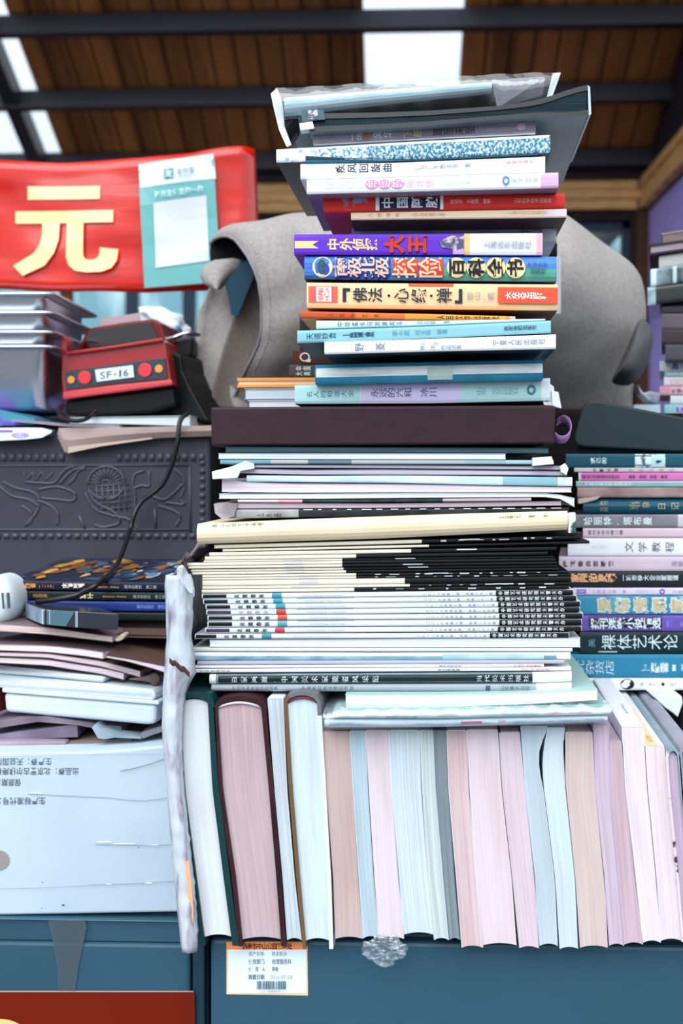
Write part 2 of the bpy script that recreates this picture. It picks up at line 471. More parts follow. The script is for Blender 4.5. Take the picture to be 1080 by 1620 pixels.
def plank_field(name, x0, x1, ya=.3, yb=4.25):
    """roof boards running down the slope, each a real board with a groove beside it"""
    b = MB(); x = x0; w = .085
    while x < x1 - .005:
        e = min(x + w, x1); g = .004; dz = random.uniform(-.002, .002)
        v = [(x + g, ya, roof_z(ya) + dz), (e - g, ya, roof_z(ya) + dz), (e - g, yb, roof_z(yb) + dz), (x + g, yb, roof_z(yb) + dz)]
        v += [(a, c, d + .02) for a, c, d in v]
        b.add(v, [(0, 1, 2, 3), (7, 6, 5, 4), (0, 4, 5, 1), (1, 5, 6, 2), (2, 6, 7, 3), (3, 7, 4, 0)])
        x = e
    return struct(b.build(name, [CEIL]))
plank_field('ceiling', -1.34, -.114); plank_field('ceiling', .23, 3.2); plank_field('ceiling', -4.0, -1.9)
def slopebox(name, x0, x1, ya, yb, z0, z1, m):
    v = [(x0, ya, roof_z(ya) + z0), (x1, ya, roof_z(ya) + z0), (x1, yb, roof_z(yb) + z0), (x0, yb, roof_z(yb) + z0)]
    v += [(a, c, d + z1 - z0) for a, c, d in v]
    return struct(mesh(name, v, [(0, 1, 2, 3), (7, 6, 5, 4), (0, 4, 5, 1), (1, 5, 6, 2), (2, 6, 7, 3), (3, 7, 4, 0)], m))
def roof_deck(name, x0, x1): return slopebox(name, x0, x1, .3, 4.25, .021, .035, DARKWOOD)
roof_deck('ceiling_deck', -1.34, -.114); roof_deck('ceiling_deck', .23, 3.2); roof_deck('ceiling_deck', -4.0, -1.9)
SKY = FILM('#f6fbff', .10, .3, .08)
slopebox('window_1', -.114, .23, .3, 4.25, .022, .026, SKY)
slopebox('window_2', -1.9, -1.34, .3, 4.25, .022, .026, SKY)
slopebox('ceiling_rafter', -1.455, -1.40, .3, 4.2, -.075, .015, STEEL)
for y in (4.0, 3.66, 3.317, 2.97, 2.63, 2.28, 1.93):
    b = MB(); z = roof_z(y) - .034
    b.box(-4.0, 3.2, y - .026, y + .026, z - .028, z + .030)
    b.box(-4.0, 3.2, y - .03, y + .03, z - .034, z - .028)
    struct(b.build('ceiling_purlin', [STEEL]))

# back wall with two window openings
YB = 4.1
def X5(u, Y=YB): return P(u, 700, Y).x
def Z5(v, Y=YB): return P(540, v, Y).z
WALLM = M('#2c2022', rough=.8, hex2='#3a2b28', scale=5)
b = MB()
xa, xb = X5(-60), X5(372); xc, xd_ = X5(905), X5(998)
zt1 = Z5(352); zb1 = Z5(640)
b.box(-4.0, 3.2, YB, YB + .12, zt1, roof_z(YB) + .02)
b.box(-4.0, xa, YB, YB + .12, 0, zt1); b.box(xb, xc, YB, YB + .12, 0, zt1); b.box(xd_, 3.2, YB, YB + .12, 0, zt1)
b.box(xa, xb, YB, YB + .12, 0, zb1); b.box(xc, xd_, YB, YB + .12, 0, zb1)
struct(b.build('wall_back', [WALLM]))
struct(MB().box(-4.0, .99, YB - .07, YB - .001, Z5(290), Z5(243)).build('trim_1', [M('#241a2c', rough=.6)]))
b = MB()
for i in range(3):
    v0 = 292 + i * 15.5; b.box(-4.0, .99, YB - .035 - .006 * (i % 2), YB - .002, Z5(v0 + 13.5), Z5(v0))
struct(b.build('trim_2', [TANWOOD]))
GLASS = bpy.data.materials.new('window_glass_greenish'); GLASS.use_nodes = True
_n = GLASS.node_tree.nodes; _l = GLASS.node_tree.links
for q in list(_n): _n.remove(q)
_o = _n.new('ShaderNodeOutputMaterial'); _t = _n.new('ShaderNodeBsdfTransparent'); _d = _n.new('ShaderNodeBsdfGlossy'); _x = _n.new('ShaderNodeMixShader')
_nz = _n.new('ShaderNodeTexNoise'); _tc = _n.new('ShaderNodeTexCoord'); _mp = _n.new('ShaderNodeMapping'); _r = _n.new('ShaderNodeValToRGB')
_l.new(_tc.outputs['Object'], _mp.inputs[0]); _mp.inputs['Scale'].default_value = (5, 1, 1.5); _l.new(_mp.outputs[0], _nz.inputs[0]); _nz.inputs['Scale'].default_value = 1.6
_l.new(_nz.outputs['Fac'], _r.inputs[0]); _r.color_ramp.elements[0].position = .42; _r.color_ramp.elements[0].color = lin('#a3cad0')
_r.color_ramp.elements[1].position = .62; _r.color_ramp.elements[1].color = lin('#f6fffd')
_l.new(_r.outputs[0], _t.inputs[0]); _d.inputs['Roughness'].default_value = .25; _d.inputs[0].default_value = (.8, .9, .95, 1); _x.inputs[0].default_value = .12
_l.new(_t.outputs[0], _x.inputs[1]); _l.new(_d.outputs[0], _x.inputs[2]); _l.new(_x.outputs[0], _o.inputs[0])
FRAME = M('#33475a', rough=.4)
def window(name, x0, x1, z0, z1, mull):
    g = struct(MB().box(x0, x1, YB + .05, YB + .056, z0, z1).build(name, [GLASS]))
    b = MB(); t = .03
    b.box(x0, x0 + t, YB + .03, YB + .08, z0, z1); b.box(x1 - t, x1, YB + .03, YB + .08, z0, z1)
    b.box(x0, x1, YB + .03, YB + .08, z1 - t, z1); b.box(x0, x1, YB + .03, YB + .08, z0, z0 + t)
    for q in mull: b.box(q - .025, q + .025, YB + .03, YB + .08, z0, z1)
    struct(b.build('window_frame', [FRAME], g))
window('window_3', xa, xb, zb1, zt1, [X5(100), X5(205), X5(296)])
window('window_4', xc, xd_, zb1, zt1, [])
# dark board behind the right pane, added for the dark reflection in its glass
v = [P(885, 340, 4.4), P(1012, 340, 4.4), P(885, 474, 4.4)]; v += [q + Vector((0, .1, 0)) for q in v]
struct(mesh('reflection_board', v, [(0, 1, 2), (5, 4, 3), (0, 3, 4, 1), (1, 4, 5, 2), (2, 5, 3, 0)], M('#2a2326', rough=.8)))
# post and purple side wall
struct(MB().box(X5(1005), X5(1026), YB - .04, YB + .01, 0, Z5(285)).build('trim_4', [M('#5a3a28', rough=.7)]))
struct(MB().box(1.0, 1.1, 2.4, YB + .12, 0, Z5(342)).build('wall_right', [M('#c2b2ff', rough=.75, hex2='#b3a2f4', scale=3)]))
b = MB()
for i in range(3):
    v0 = 292 + i * 15.5; b.box(.962 + .006 * (i % 2), .998, 2.4, YB - .04, Z5(v0 + 13.5), Z5(v0))
struct(b.build('trim_5', [TANWOOD]))
struct(MB().box(1.0, 1.1, 2.4, YB + .12, Z5(342), Z5(160)).build('wall_right_upper', [M('#2a2230', rough=.7)]))
struct(MB().box(-5, 5, -5, 6, -.1, 0).build('floor', [M('#6c6a6c', rough=.8, hex2='#5a585c', scale=3)]))

# ================================================================== cabinets
CABM = M('#284d60', rough=.45, spec=.35, hex2='#31586c', scale=3)
CABZ = P(540, 1492, 0).z - .002
t = thing('steel_cabinet', 'blue grey steel cabinet under the row of standing books, with the asset sticker', 'cabinet', (.2, .3, 0))
x0 = P(331, 1500, .014).x
bevel(MB().box(x0, .78, .03, .50, .0, CABZ).build('body', [CABM], t), .003)
dz = CABZ
bevel(MB().box(x0 + .001, .3, .014, .0295, .1, dz - .002).build('door', [CABM], t), .003)
bevel(MB().box(.303, .779, .014, .0295, .1, dz - .002).build('door', [CABM], t), .003)
h = MB(); h.box(.27, .285, -.001, .0138, .35, .47); bevel(h.build('handle', [M('#8a949a', rough=.35, metal=.8)], t), .002)
t = thing('steel_cabinet', 'blue grey steel cabinet at lower left under the white carton, with the red notice', 'cabinet', (-.4, .3, 0))
YC = .055
xr = P(309, 1500, YC).x; CZ = P(200, 1455, YC).z
bevel(MB().box(-.85, xr + .009, YC + .012, .52, 0, CZ - .001).build('body', [CABM], t), .003)
bevel(MB().box(-.85, xr + .012, YC - .003, .52, CZ - .0009, CZ + .0005).build('top_edge', [M('#3f6678', rough=.35)], t), .001)
bevel(MB().box(-.85, xr - .004, YC, YC + .0115, P(0, 1487, YC).z, CZ - .002).build('top_rail', [CABM], t), .001)
bevel(MB().box(-.85, xr - .004, YC - .002, YC + .0115, .12, P(0, 1488, YC).z).build('drawer_front', [CABM], t), .003)
bevel(MB().box(xr - .003, xr + .008, YC + .001, YC + .0115, .12, CZ - .002).build('side_rail', [M('#22404f', rough=.45)], t), .002)

# asset sticker on the right cabinet
YS = .0136
t = thing('asset_sticker', 'white asset sticker with orange header and barcode stuck on the cabinet below the books', 'sticker', P(422, 1574, YS))
o = prism('backing', [(358, 1490, YS), (486, 1490, YS), (487, 1575, YS), (358, 1573, YS)], .0003, [M('#f2cf9a', rough=.4)], t)
def ss(u, tt, lift): return P(u, 1490 + tt * 85, YS - lift - .0001)
p = Print(ss)
ORG = M('#ff9a5c', rough=.4); INK = M('#1b2026', rough=.6); GREYINK = M('#6d7f8c', rough=.6); WHT = M('#e6f2f8', rough=.4); TEALINK = M('#2c5d70', rough=.5)
p.rect(358, 486.5, 0, .145, ORG); p.rect(360.5, 484.5, .145, .955, WHT)
p.text('济南市中山公园管理处', 383, 462, .085, .115, M('#5a2410'), rot=0, bold=.02, fill=1)
p.text('资产名称: 铁皮柜台', 393, 454, .225, .085, GREYINK, rot=0)
p.text('使用部门: 经营服务科', 393, 461, .37, .095, GREYINK, rot=0, bold=.01)
p.text('使 用 人: 李艳', 393, 440, .51, .09, GREYINK, rot=0, bold=.01)
p.text('购置日期:', 393, 424, .655, .09, GREYINK, rot=0, bold=.02)
p.string('2016-07-28', 427, 462, .62, .69, M('#a9b6be'))
random.seed(3); u = 406
while u < 450:
    w = random.choice([.6, .9, 1.4, 2.0]); p.rect(u, u + w, .73, .885, TEALINK, 1); u += w + random.choice([.6, .9, 1.3])
p.string('ZC 16000015', 413, 443, .905, .94, GREYINK)
p.build('lettering', o)

# red notice at lower left
YN = YC - .0025
t = thing('notice', 'dark red notice panel with a yellow curve on the lower left cabinet', 'notice', P(150, 1660, YN))
o = prism('panel', [(-60, 1570, YN), (306, 1568, YN), (308, 1572, YN), (309, 1700, YN), (-60, 1700, YN)], .0004, [M('#721a04', rough=.45, spec=.2)], t)
def ss(u, tt, lift): return P(u, 1560 + tt * 100, YN - lift - .0001)
p = Print(ss)
ring = [(4 + 44 * math.cos(a), .52 + .62 + .62 * math.sin(a) * 1) for a in [math.pi * (1 + i / 24) for i in range(25)]]
p.disc(0, .92, 50, .40, M('#ffca88', rough=.4), hole=.6, n=48)
p.rect(-60, 306, .075, .095, M('#b9a3a3'), 4)
p.build('lettering', o)

# strip of clear tape on the left cabinet
o = prism('clear_tape', [(76, 1457, YC - .0035), (134, 1456, YC - .0035), (137, 1466, YC - .0035), (124, 1530, YC - .0035), (119, 1568, YC - .0035), (92, 1566, YC - .0035), (90, 1530, YC - .0035), (84, 1490, YC - .0035)], .0003, [FILM('#54646e', .40, .25, .33)])
solo(o, 'strip of clear tape stuck down the left cabinet front above the red notice', 'tape')

# ================================================================== the tall stack in the middle, from the top
INKB = M('#1c2630', rough=.6); INKW = M('#eef4f8', rough=.5); INKG = M('#8d99a4', rough=.6); INKY = M('#ffdf9c', rough=.5); INKR = M('#d8402c', rough=.5)
INKT = M('#2f6d80', rough=.5); INKP = M('#e48fc8', rough=.5); INKV = M('#6b3fae', rough=.5); INKD = M('#b8c2ca', rough=.6)

r = lying('hardcover_book', 'pale cyan book wrapped in a clear plastic sleeve, topmost of the tall stack', 'book',
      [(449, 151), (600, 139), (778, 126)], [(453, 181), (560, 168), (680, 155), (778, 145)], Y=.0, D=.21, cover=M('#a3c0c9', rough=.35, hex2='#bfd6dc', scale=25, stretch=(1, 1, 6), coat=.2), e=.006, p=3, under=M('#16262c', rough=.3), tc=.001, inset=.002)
# the clear sleeve round it: flattened tube, open left, long loose end right
FM = FILM('#e8f2f4', .15, .06, .05)
pts = [(436, 141), (520, 137), (660, 127), (778, 120), (886, 115)]; pbt = [(452, 231), (455, 184), (680, 158), (778, 152), (871, 153)]
v = []; f = []
N_ = 30
for i in range(N_ + 1):
    u = 436 + (886 - 436) * i / N_; a = interp([(436, 141), (520, 137), (660, 126), (778, 119), (886, 115)], u); c = interp([(436, 186), (449, 184), (680, 159), (778, 148), (800, 166), (872, 152), (886, 118)], u)
    wob = .0015 * math.sin(u * .11)
    for k, (y, vv) in enumerate(((.21, a), (-.0022 + wob, a), (-.003 - wob, (a + c) / 2), (-.0022 + wob, c), (.21, c))):
        q = P(u, vv, 0.0); v.append(q + Vector((SK * y, y, 0)))
for i in range(N_):
    for k in range(4): f.append((i * 5 + k, i * 5 + k + 1, i * 5 + k + 6, i * 5 + k + 5))
mesh('plastic_sleeve', v, f, [FM], r, smooth=True)
WHF = M('#e6edf0', rough=.3)
v = [P(428, 148, -.002), P(437, 140, -.002), P(445, 165, -.001), P(448, 200, 0), P(459, 229, .0), P(453, 232, .0), P(441, 205, -.001), P(433, 172, -.002)]
v += [q + Vector((.001, .0012, 0)) for q in v]; n8 = 8
mesh('sleeve_flap', v, [tuple(range(8)), tuple(range(8, 16))[::-1]] + [(i, (i + 1) % 8, 8 + (i + 1) % 8, 8 + i) for i in range(8)], [WHF], r)
v = [P(778, 127, .002), P(862, 121, .004), P(858, 150, .012), P(830, 158, .012), P(786, 172, .004)]; v += [q + Vector((0, .003, 0)) for q in v]
mesh('sleeve_end', v, [(0, 1, 2, 3, 4), (9, 8, 7, 6, 5)] + [(i, (i + 1) % 5, 5 + (i + 1) % 5, 5 + i) for i in range(5)], [M('#5a555c', rough=.12, spec=.8, hex2='#9a98a0', scale=18, coat=1)], r)
v = [P(874, 116, -.003), P(887, 115, -.003), P(873, 153, -.001), P(864, 156, 0)]; v += [q + Vector((0, .0012, 0)) for q in v]
mesh('sleeve_seam', v, [(0, 1, 2, 3), (7, 6, 5, 4), (0, 4, 5, 1), (1, 5, 6, 2), (2, 6, 7, 3), (3, 7, 4, 0)], [WHF], r)

r = lying('document_folder', 'black folder with flaring right end, second from top of the tall stack', 'folder',
      [(489, 180), (525, 179), (600, 178), (680, 175), (783, 168), (834, 161), (868, 153), (895, 143), (923, 135), (930, 134)],
      [(489, 209), (560, 206), (680, 199), (776, 190), (846, 186), (906, 186), (934, 181)], Y=-.006, D=.235, cover=M('#0d171c', rough=.3, spec=.6, coat=.4),
      pages=PG('#14313a', '#070f13', lines=700, along=5, contrast=.9, rough=.25), face='pages', tc=.0042, under=M('#98a9b3', rough=.35, hex2='#7d8f9a', scale=8), nx=24, skew=.045)
v = [P(929.5, 135, -.0065), P(933, 137, -.0065), P(935, 180, -.0065), P(931, 183, -.0065)]; v += [q + Vector((.006, .15, 0)) for q in v]
mesh('edge_strip', v, [(0, 1, 2, 3), (7, 6, 5, 4), (0, 4, 5, 1), (1, 5, 6, 2), (2, 6, 7, 3), (3, 7, 4, 0)], [M('#c3d3da', rough=.3)], r)
o = prism('label_tab', [(473, 195, -.009), (494, 192, -.009), (497, 203, -.009), (475, 206, -.009)], .012, [M('#f0f3f5', rough=.4)], r)
o = prism('label_pocket', [(476, 174, -.0085), (512, 173, -.0085), (514, 189, -.0085), (478, 192, -.0085)], .001, [M('#3c5c66', rough=.2, coat=1)], r)
o = prism('label_card', [(487, 174, -.0092), (502, 173, -.0092), (503, 188, -.0092), (488, 189, -.0092)], .0006, [M('#c8ccd8', rough=.3, hex2='#5f6070', scale=260, lo=.45, hi=.55)], r)
o = prism('elastic_loop', [(446, 187, .01), (470, 181, .01), (471, 204, .01), (456, 228, .02), (450, 206, .01)], .02, [M('#12181b', rough=.4)], r, bev=.002)

def pr(p):
    p.rect(640, 846, .03, .97, M('#837c8a', rough=.35), 6)
    p.text('一场', 552, 574, .5, .55, INKW); p.rect(579, 583, .15, .8, M('#c96a52'))
    p.text('风华', 590, 622, .45, .5, INKW); p.text('下部', 638, 668, .5, .62, M('#d8c39a'))
    p.text('夏至未至', 684, 752, .5, .55, M('#3a3a44')); p.disc(824, .45, 7, .26, M('#b79aa8'))
    p.rect(497, 846, .9, .985, M('#eef0f5'), 6)
r = lying('paperback_book', 'grey marbled paperback with a worn white lower edge, third from top of the tall stack', 'book',
      [(495, 211), (680, 198.5), (847, 189)], [(495, 231), (680, 221), (848, 213)], Y=.004, D=.15, cover=M('#85808c', rough=.35, hex2='#a7a3b0', scale=60), paint=pr)

def pr(p): p.rect(438, 868, .0, .16, M('#e8f4f8'), 6)
r = lying('hardcover_book', 'large book with a speckled blue and white spine, fourth from top of the tall stack', 'book',
      [(437, 236), (560, 229), (680, 222), (870, 213)], [(437, 257), (560, 253), (680, 251), (871, 241)], Y=.0, D=.21,
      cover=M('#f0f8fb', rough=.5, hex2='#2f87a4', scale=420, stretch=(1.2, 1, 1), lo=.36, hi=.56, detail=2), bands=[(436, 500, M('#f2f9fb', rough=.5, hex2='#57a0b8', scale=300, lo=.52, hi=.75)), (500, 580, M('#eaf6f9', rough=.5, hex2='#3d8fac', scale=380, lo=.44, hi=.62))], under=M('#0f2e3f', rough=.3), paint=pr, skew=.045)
def pr(p):
    p.text('天津人民美术出版社历代名家', 545, 640, .32, .30, M('#aebcc6'), bold=.01); p.disc(609, .32, 2, .14, M('#d33a3a'))
    p.rect(483, 850, .62, 1.0, M('#2a7488'), 6)
r = lying('paperback_book', 'very thin dark navy paperback wedged under the speckled blue book', 'book',
      [(483, 246), (629, 253), (860, 242)], [(480, 258.5), (640, 255), (860, 245)], Y=-.018, D=.14, cover=M('#123043', rough=.4), paint=pr)
def pr(p):
    p.text('疾风回旋曲', 529, 622, .36, .62, INKB, bold=.008, fill=.8); p.text('[日]东野圭吾 著', 655, 745, .42, .3, INKG)
    p.text('新星出版社', 800, 845, .3, .22, M('#c79098'))
r = lying('paperback_book', 'plain white paperback with black title characters, above the white and pink one', 'book',
      [(475, 259), (620, 257), (862, 247)], [(475, 283.5), (862, 272)], Y=-.018, D=.145, cover=M('#f1f4f9', rough=.5), paint=pr)
def pr(p):
    p.text('你是自己', 512, 578, .42, .62, M('#d6dce4'), bold=.01)
    for i in range(3): p.disc(588 + i * 20, .46, 10.5, .33, INKP)
    p.text('命运的', 578, 638, .46, .5, M('#f3e4f1'), bold=.01); p.text('设计师', 638, 688, .46, .5, M('#f0b8d8'))
    p.text('[日]山本', 700, 745, .46, .34, M('#c6ccd4')); p.disc(800, .45, 5.5, .3, M('#5d84b8'), hole=.6); p.text('天下文化', 808, 852, .45, .3, M('#9aaac8'))
r = lying('paperback_book', 'white paperback with three pink circles in its title and a lilac right end', 'book',
      [(485, 284.5), (883, 272.5)], [(487, 307), (883, 297)], Y=-.022, D=.15, cover=M('#eef1f8', rough=.5), bands=[(855, 884, M('#dcb8e0', rough=.5))], under=M('#6d5f78', rough=.4, hex2='#8a8296', scale=6), paint=pr)
def pr(p):
    p.rect(513, 594, .08, .9, M('#e0322c', rough=.35, hex2='#8fa4d8', scale=75, lo=.5, hi=.58)); p.rect(600, 696, .02, .96, M('#15294f'))
    p.text('中国阿胶', 602, 694, .48, .72, INKW, bold=.02, fill=.78); p.text('周祖安', 712, 732, .48, .3, M('#ffc8b8')); p.text('王金诚 编著', 738, 776, .48, .32, M('#ffd0c2'))
    p.text('山东科学技术出版社', 812, 872, .48, .34, M('#ffc8b8')); p.rect(696, 701, .02, .97, INKW); p.rect(594, 600, .02, .97, INKW)
r = lying('paperback_book', 'red paperback with white characters on a navy panel in its spine', 'book',
      [(511, 310), (893, 306)], [(511, 335.5), (893, 328.5)], Y=-.004, D=.145, cover=M('#e0302f', rough=.4), paint=pr)
def pr(p):
    p.text('人 物 春 秋', 582, 632, .4, .5, M('#c9a070')); p.text('小说界丛', 650, 705, .45, .42, M('#d0a878')); p.text('上海文艺出版社', 800, 866, .4, .4, M('#dcb890'))
r = lying('paperback_book', 'cream paperback with a brown underside directly below the red one', 'book',
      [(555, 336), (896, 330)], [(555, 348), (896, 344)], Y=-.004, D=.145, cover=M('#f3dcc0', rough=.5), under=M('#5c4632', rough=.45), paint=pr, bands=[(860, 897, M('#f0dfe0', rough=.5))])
def pr(p): p.text('现代汉语', 822, 858, .25, .3, M('#4d565c'))
r = lying('paperback_book', 'scuffed grey paperback mostly hidden above the purple book', 'book',
      [(556, 361), (880, 358.5)], [(556, 384), (884, 382)], Y=.042, D=.14, cover=M('#a5acb0', rough=.4, hex2='#d5dade', scale=30), paint=pr)
def pr(p):
    p.poly([(466, .34), (504, .34), (494, .52), (504, .70), (466, .70)], INKY)
    p.text('中外侦探', 518, 597, .5, .55, INKY, bold=.03, fill=.95)
    for st, a, b in (('大', 608, 640), ('王', 644, 676)):
        p.text(st, a + 1, b + 1, .56, .78, M('#3a1648'), bold=.05); p.text(st, a, b, .5, .76, INKR, bold=.05)
    p.poly([(694, .45), (706, .2), (716, .1), (728, .18), (734, .1), (734, .95), (722, .95), (714, .75), (700, .66)], M('#5a5a86', rough=.4, hex2='#d8c9c0', scale=260, lo=.45, hi=.6))
    p.poly([(716, .8), (734, .74), (734, .97), (716, .97)], M('#d9b8e8'))
    p.text('上海远东出版社', 764, 840, .55, .34, M('#9aa0b0'))
r = lying('paperback_book', 'bright purple paperback with gold and red characters and a white right end', 'book',
      [(465, 370.5), (858, 368.5)], [(465, 402.5), (858, 403.5)], Y=.0, D=.14, cover=M('#6a35cf', rough=.4), bands=[(734, 743, M('#ffcf90')), (743, 848, M('#eef0f6')), (848, 858, M('#ecc0cc'))], paint=pr)
def pr(p):
    p.rect(700, 879, .5, .97, M('#6fb99c', rough=.4, hex2='#58a390', scale=30), 8); p.rect(482, 600, .86, .98, M('#3d6fc4'))
    p.disc(510, .48, 16, .46, M('#f3ead0')); p.disc(514, .58, 7, .25, M('#4048c0')); p.disc(508, .5, 6, .3, M('#35604c'), hole=.5); p.disc(509, .3, 5, .15, M('#2f5e48'))
    p.text('南极北极', 529, 616, .5, .92, M('#28348c'), bold=.07, fill=.98); p.text('南极北极', 528, 615, .48, .84, M('#f6ccb4'), bold=.02, fill=.96)
    p.rect(621, 661, .14, .84, INKR); p.rect(663, 701, .14, .84, INKR); p.text('探险', 620, 702, .5, .86, M('#ffd8b0'), bold=.01)
    for i in range(4): p.disc(722 + i * 31, .48, 15.5, .42, M('#ffe0a4'))
    p.text('百科全书', 707, 831, .48, .68, INKB, bold=.03, fill=.8)
    p.text('海洋大学', 834, 866, .36, .22, M('#2c5aa0'), bold=.01); p.text('出版社', 838, 862, .6, .22, M('#30504a'), bold=.01)
r = lying('paperback_book', 'thick blue and green paperback with round portrait and big title characters', 'book',
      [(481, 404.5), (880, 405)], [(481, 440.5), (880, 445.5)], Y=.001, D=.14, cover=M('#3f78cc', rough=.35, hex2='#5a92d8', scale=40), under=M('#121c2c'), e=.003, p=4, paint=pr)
def pr(p):
    p.rect(488, 534, .15, .8, M('#e4655a')); p.rect(500, 524, .18, .75, M('#f6e6e6')); p.text('佛心', 503, 521, .47, .5, M('#e08080'), bold=.02)
    p.rect(646, 717, .0, .12, M('#dd6038'))
    K = M('#223344')
    p.rect(542, 547.5, .22, .76, K); p.rect(542, 554, .22, .34, K); p.rect(719, 731, .66, .78, K); p.rect(725.5, 731, .22, .78, K)
    p.text('佛法', 558, 606, .48, .55, K, bold=.012); p.disc(615, .5, 2.2, .055, K); p.text('心', 622, 648, .5, .55, K, bold=.01); p.text('缘', 650, 676, .48, .56, K, bold=.012); p.disc(682, .5, 2.2, .055, K)
    p.text('禅', 690, 716, .48, .56, K, bold=.012); p.text('雪山/著', 738, 782, .5, .32, INKG)
    p.rect(787, 881.5, .14, .76, M('#e2583a')); p.text('大众文艺出版社', 799, 864, .46, .26, INKW, bold=.03)
r = lying('paperback_book', 'peach paperback with dark bracketed title and red end panel', 'book',
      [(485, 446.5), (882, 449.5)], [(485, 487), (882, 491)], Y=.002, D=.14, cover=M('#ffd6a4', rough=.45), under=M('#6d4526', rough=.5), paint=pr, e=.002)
def pr(p):
    p.text('人 民 的 艺 术', 518, 600, .5, .5, M('#8a4520'), bold=.005); p.text('人民文学出版社', 690, 790, .55, .62, M('#38230f'), bold=.01)
r = lying('paperback_book', 'thin orange paperback fading to amber, under the peach one', 'book',
      [(475, 492), (680, 496.5), (815, 500.5)], [(475, 503), (660, 506), (815, 505.5)], Y=-.004, D=.14, cover=M('#f09a3a', rough=.4), bands=[(475, 560, M('#c8542a', rough=.4)), (560, 640, M('#dc7434', rough=.4)), (700, 800, M('#ffb24a', rough=.4)), (806, 815, M('#d6c8c0'))], paint=pr)
def pr(p): p.text('中华盘头马对屏风马', 532, 638, .48, .62, M('#4e8090'), bold=.01, fill=.8); p.text('沈志刚 著', 658, 712, .4, .6, M('#7aa0ac'))
r = lying('paperback_book', 'thin pale aqua paperback wedged above the slanting teal one', 'book',
      [(500, 507), (680, 507), (862, 504)], [(500, 520.5), (680, 515), (862, 507)], Y=-.004, D=.14, cover=M('#d4ecef', rough=.5), paint=pr)
def pr(p):
    p.text('天道妙音', 484, 532, .5, .5, M('#24566a'), bold=.005); p.rect(542, 553, .47, .53, M('#24566a')); p.text('民间道教音乐', 553, 592, .5, .42, M('#1e4052'), bold=.03)
    p.text('李小武', 620, 648, .5, .45, M('#5d98ac')); p.text('刘玉和 编著', 656, 708, .5, .4, M('#5d98ac')); p.text('西安地图出版社', 797, 848, .48, .34, M('#2e5e70'), bold=.02)
r = lying('paperback_book', 'slanting teal paperback with small dark characters, above the white one', 'book',
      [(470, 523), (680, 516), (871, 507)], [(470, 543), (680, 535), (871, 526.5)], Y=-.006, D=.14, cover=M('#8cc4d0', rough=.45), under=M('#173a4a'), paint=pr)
def pr(p):
    p.text('野 菱', 560, 610, .5, .62, M('#5c6670'), fill=.85); p.text('刘 春', 664, 694, .35, .3, INKD); p.text('杨 洋 作品选集', 664, 730, .68, .34, INKG)
    p.text('宁夏人民出版社', 778, 862, .45, .4, INKG, bold=.005)
r = lying('paperback_book', 'white paperback with grey characters and a dark teal underside', 'book',
      [(513, 541), (680, 536), (879, 529)], [(513, 560.5), (680, 556), (879, 552)], Y=-.010, D=.15, cover=M('#eff3f8', rough=.5), under=M('#3b5f70', rough=.3, hex2='#15252e', scale=9), paint=pr)
r = lying('hardcover_book', 'glossy blue hardcover with a cloudy white band along its spine', 'book',
      [(498, 576.5), (680, 572), (859, 568.5)], [(498, 608), (680, 604), (859, 600.5)], Y=.016, D=.14,
      cover=M('#3f9cbe', rough=.35, hex2='#2f86aa', scale=30), e=.004, p=2, tc=.002, inset=.003,
      paint=lambda p: (p.rect(500, 858, .2, .66, M('#f6fbfc', rough=.35, hex2='#7cc0d0', scale=22, stretch=(1, 1, 4), lo=.52, hi=.8), 10), p.rect(520, 640, .3, .55, M('#f3fafb', rough=.35, hex2='#bfe0e6', scale=30), 5), p.rect(676, 716, .3, .9, M('#a8d4c4', rough=.35, hex2='#dff0ec', scale=60), 5)))
def pr(p):
    p.text('名人的和谐大全', 484, 560, .5, .36, M('#4a90a0'), bold=.005, fill=.8); p.rect(569, 571, .02, .98, M('#dde8f2'))
    p.text('永远的六和', 586, 652, .48, .45, M('#6c6490'), bold=.005); p.text('冰川', 664, 692, .48, .45, M('#6c6490'))
    p.text('山东 文艺出版社', 752, 820, .5, .36, M('#8fc0c4')); p.disc(840, .5, 7, .22, M('#3f7f8c'), hole=.55)
r = lying('paperback_book', 'pale aqua and lilac paperback with torn right end, on the maroon box', 'book',
      [(466, 609.5), (680, 604), (870, 598)], [(467, 639), (680, 638), (862, 634)], Y=.03, D=.145, cover=M('#b2dee0', rough=.45), bands=[(569, 729, M('#d5ccf0', rough=.45)), (856, 870, M('#e2eef2'))], paint=pr, under=M('#15333b'))
tr = MB()
for (a, b_, c, d) in (((866, 604), (876, 612), (878, 642), (866, 640)), ((872, 618), (883, 620), (888, 646), (874, 642)), ((858, 630), (886, 634), (887, 646), (860, 640))):
    q = [P(*a, .032), P(*b_, .036), P(*c, .036), P(*d, .032)]; tr.add(q + [w + Vector((0, .0015, .0)) for w in q], [(0, 1, 2, 3), (7, 6, 5, 4), (0, 4, 5, 1), (1, 5, 6, 2), (2, 6, 7, 3), (3, 7, 4, 0)])
tr.build('torn_leaves', [M('#e9edf2', rough=.7)], r)

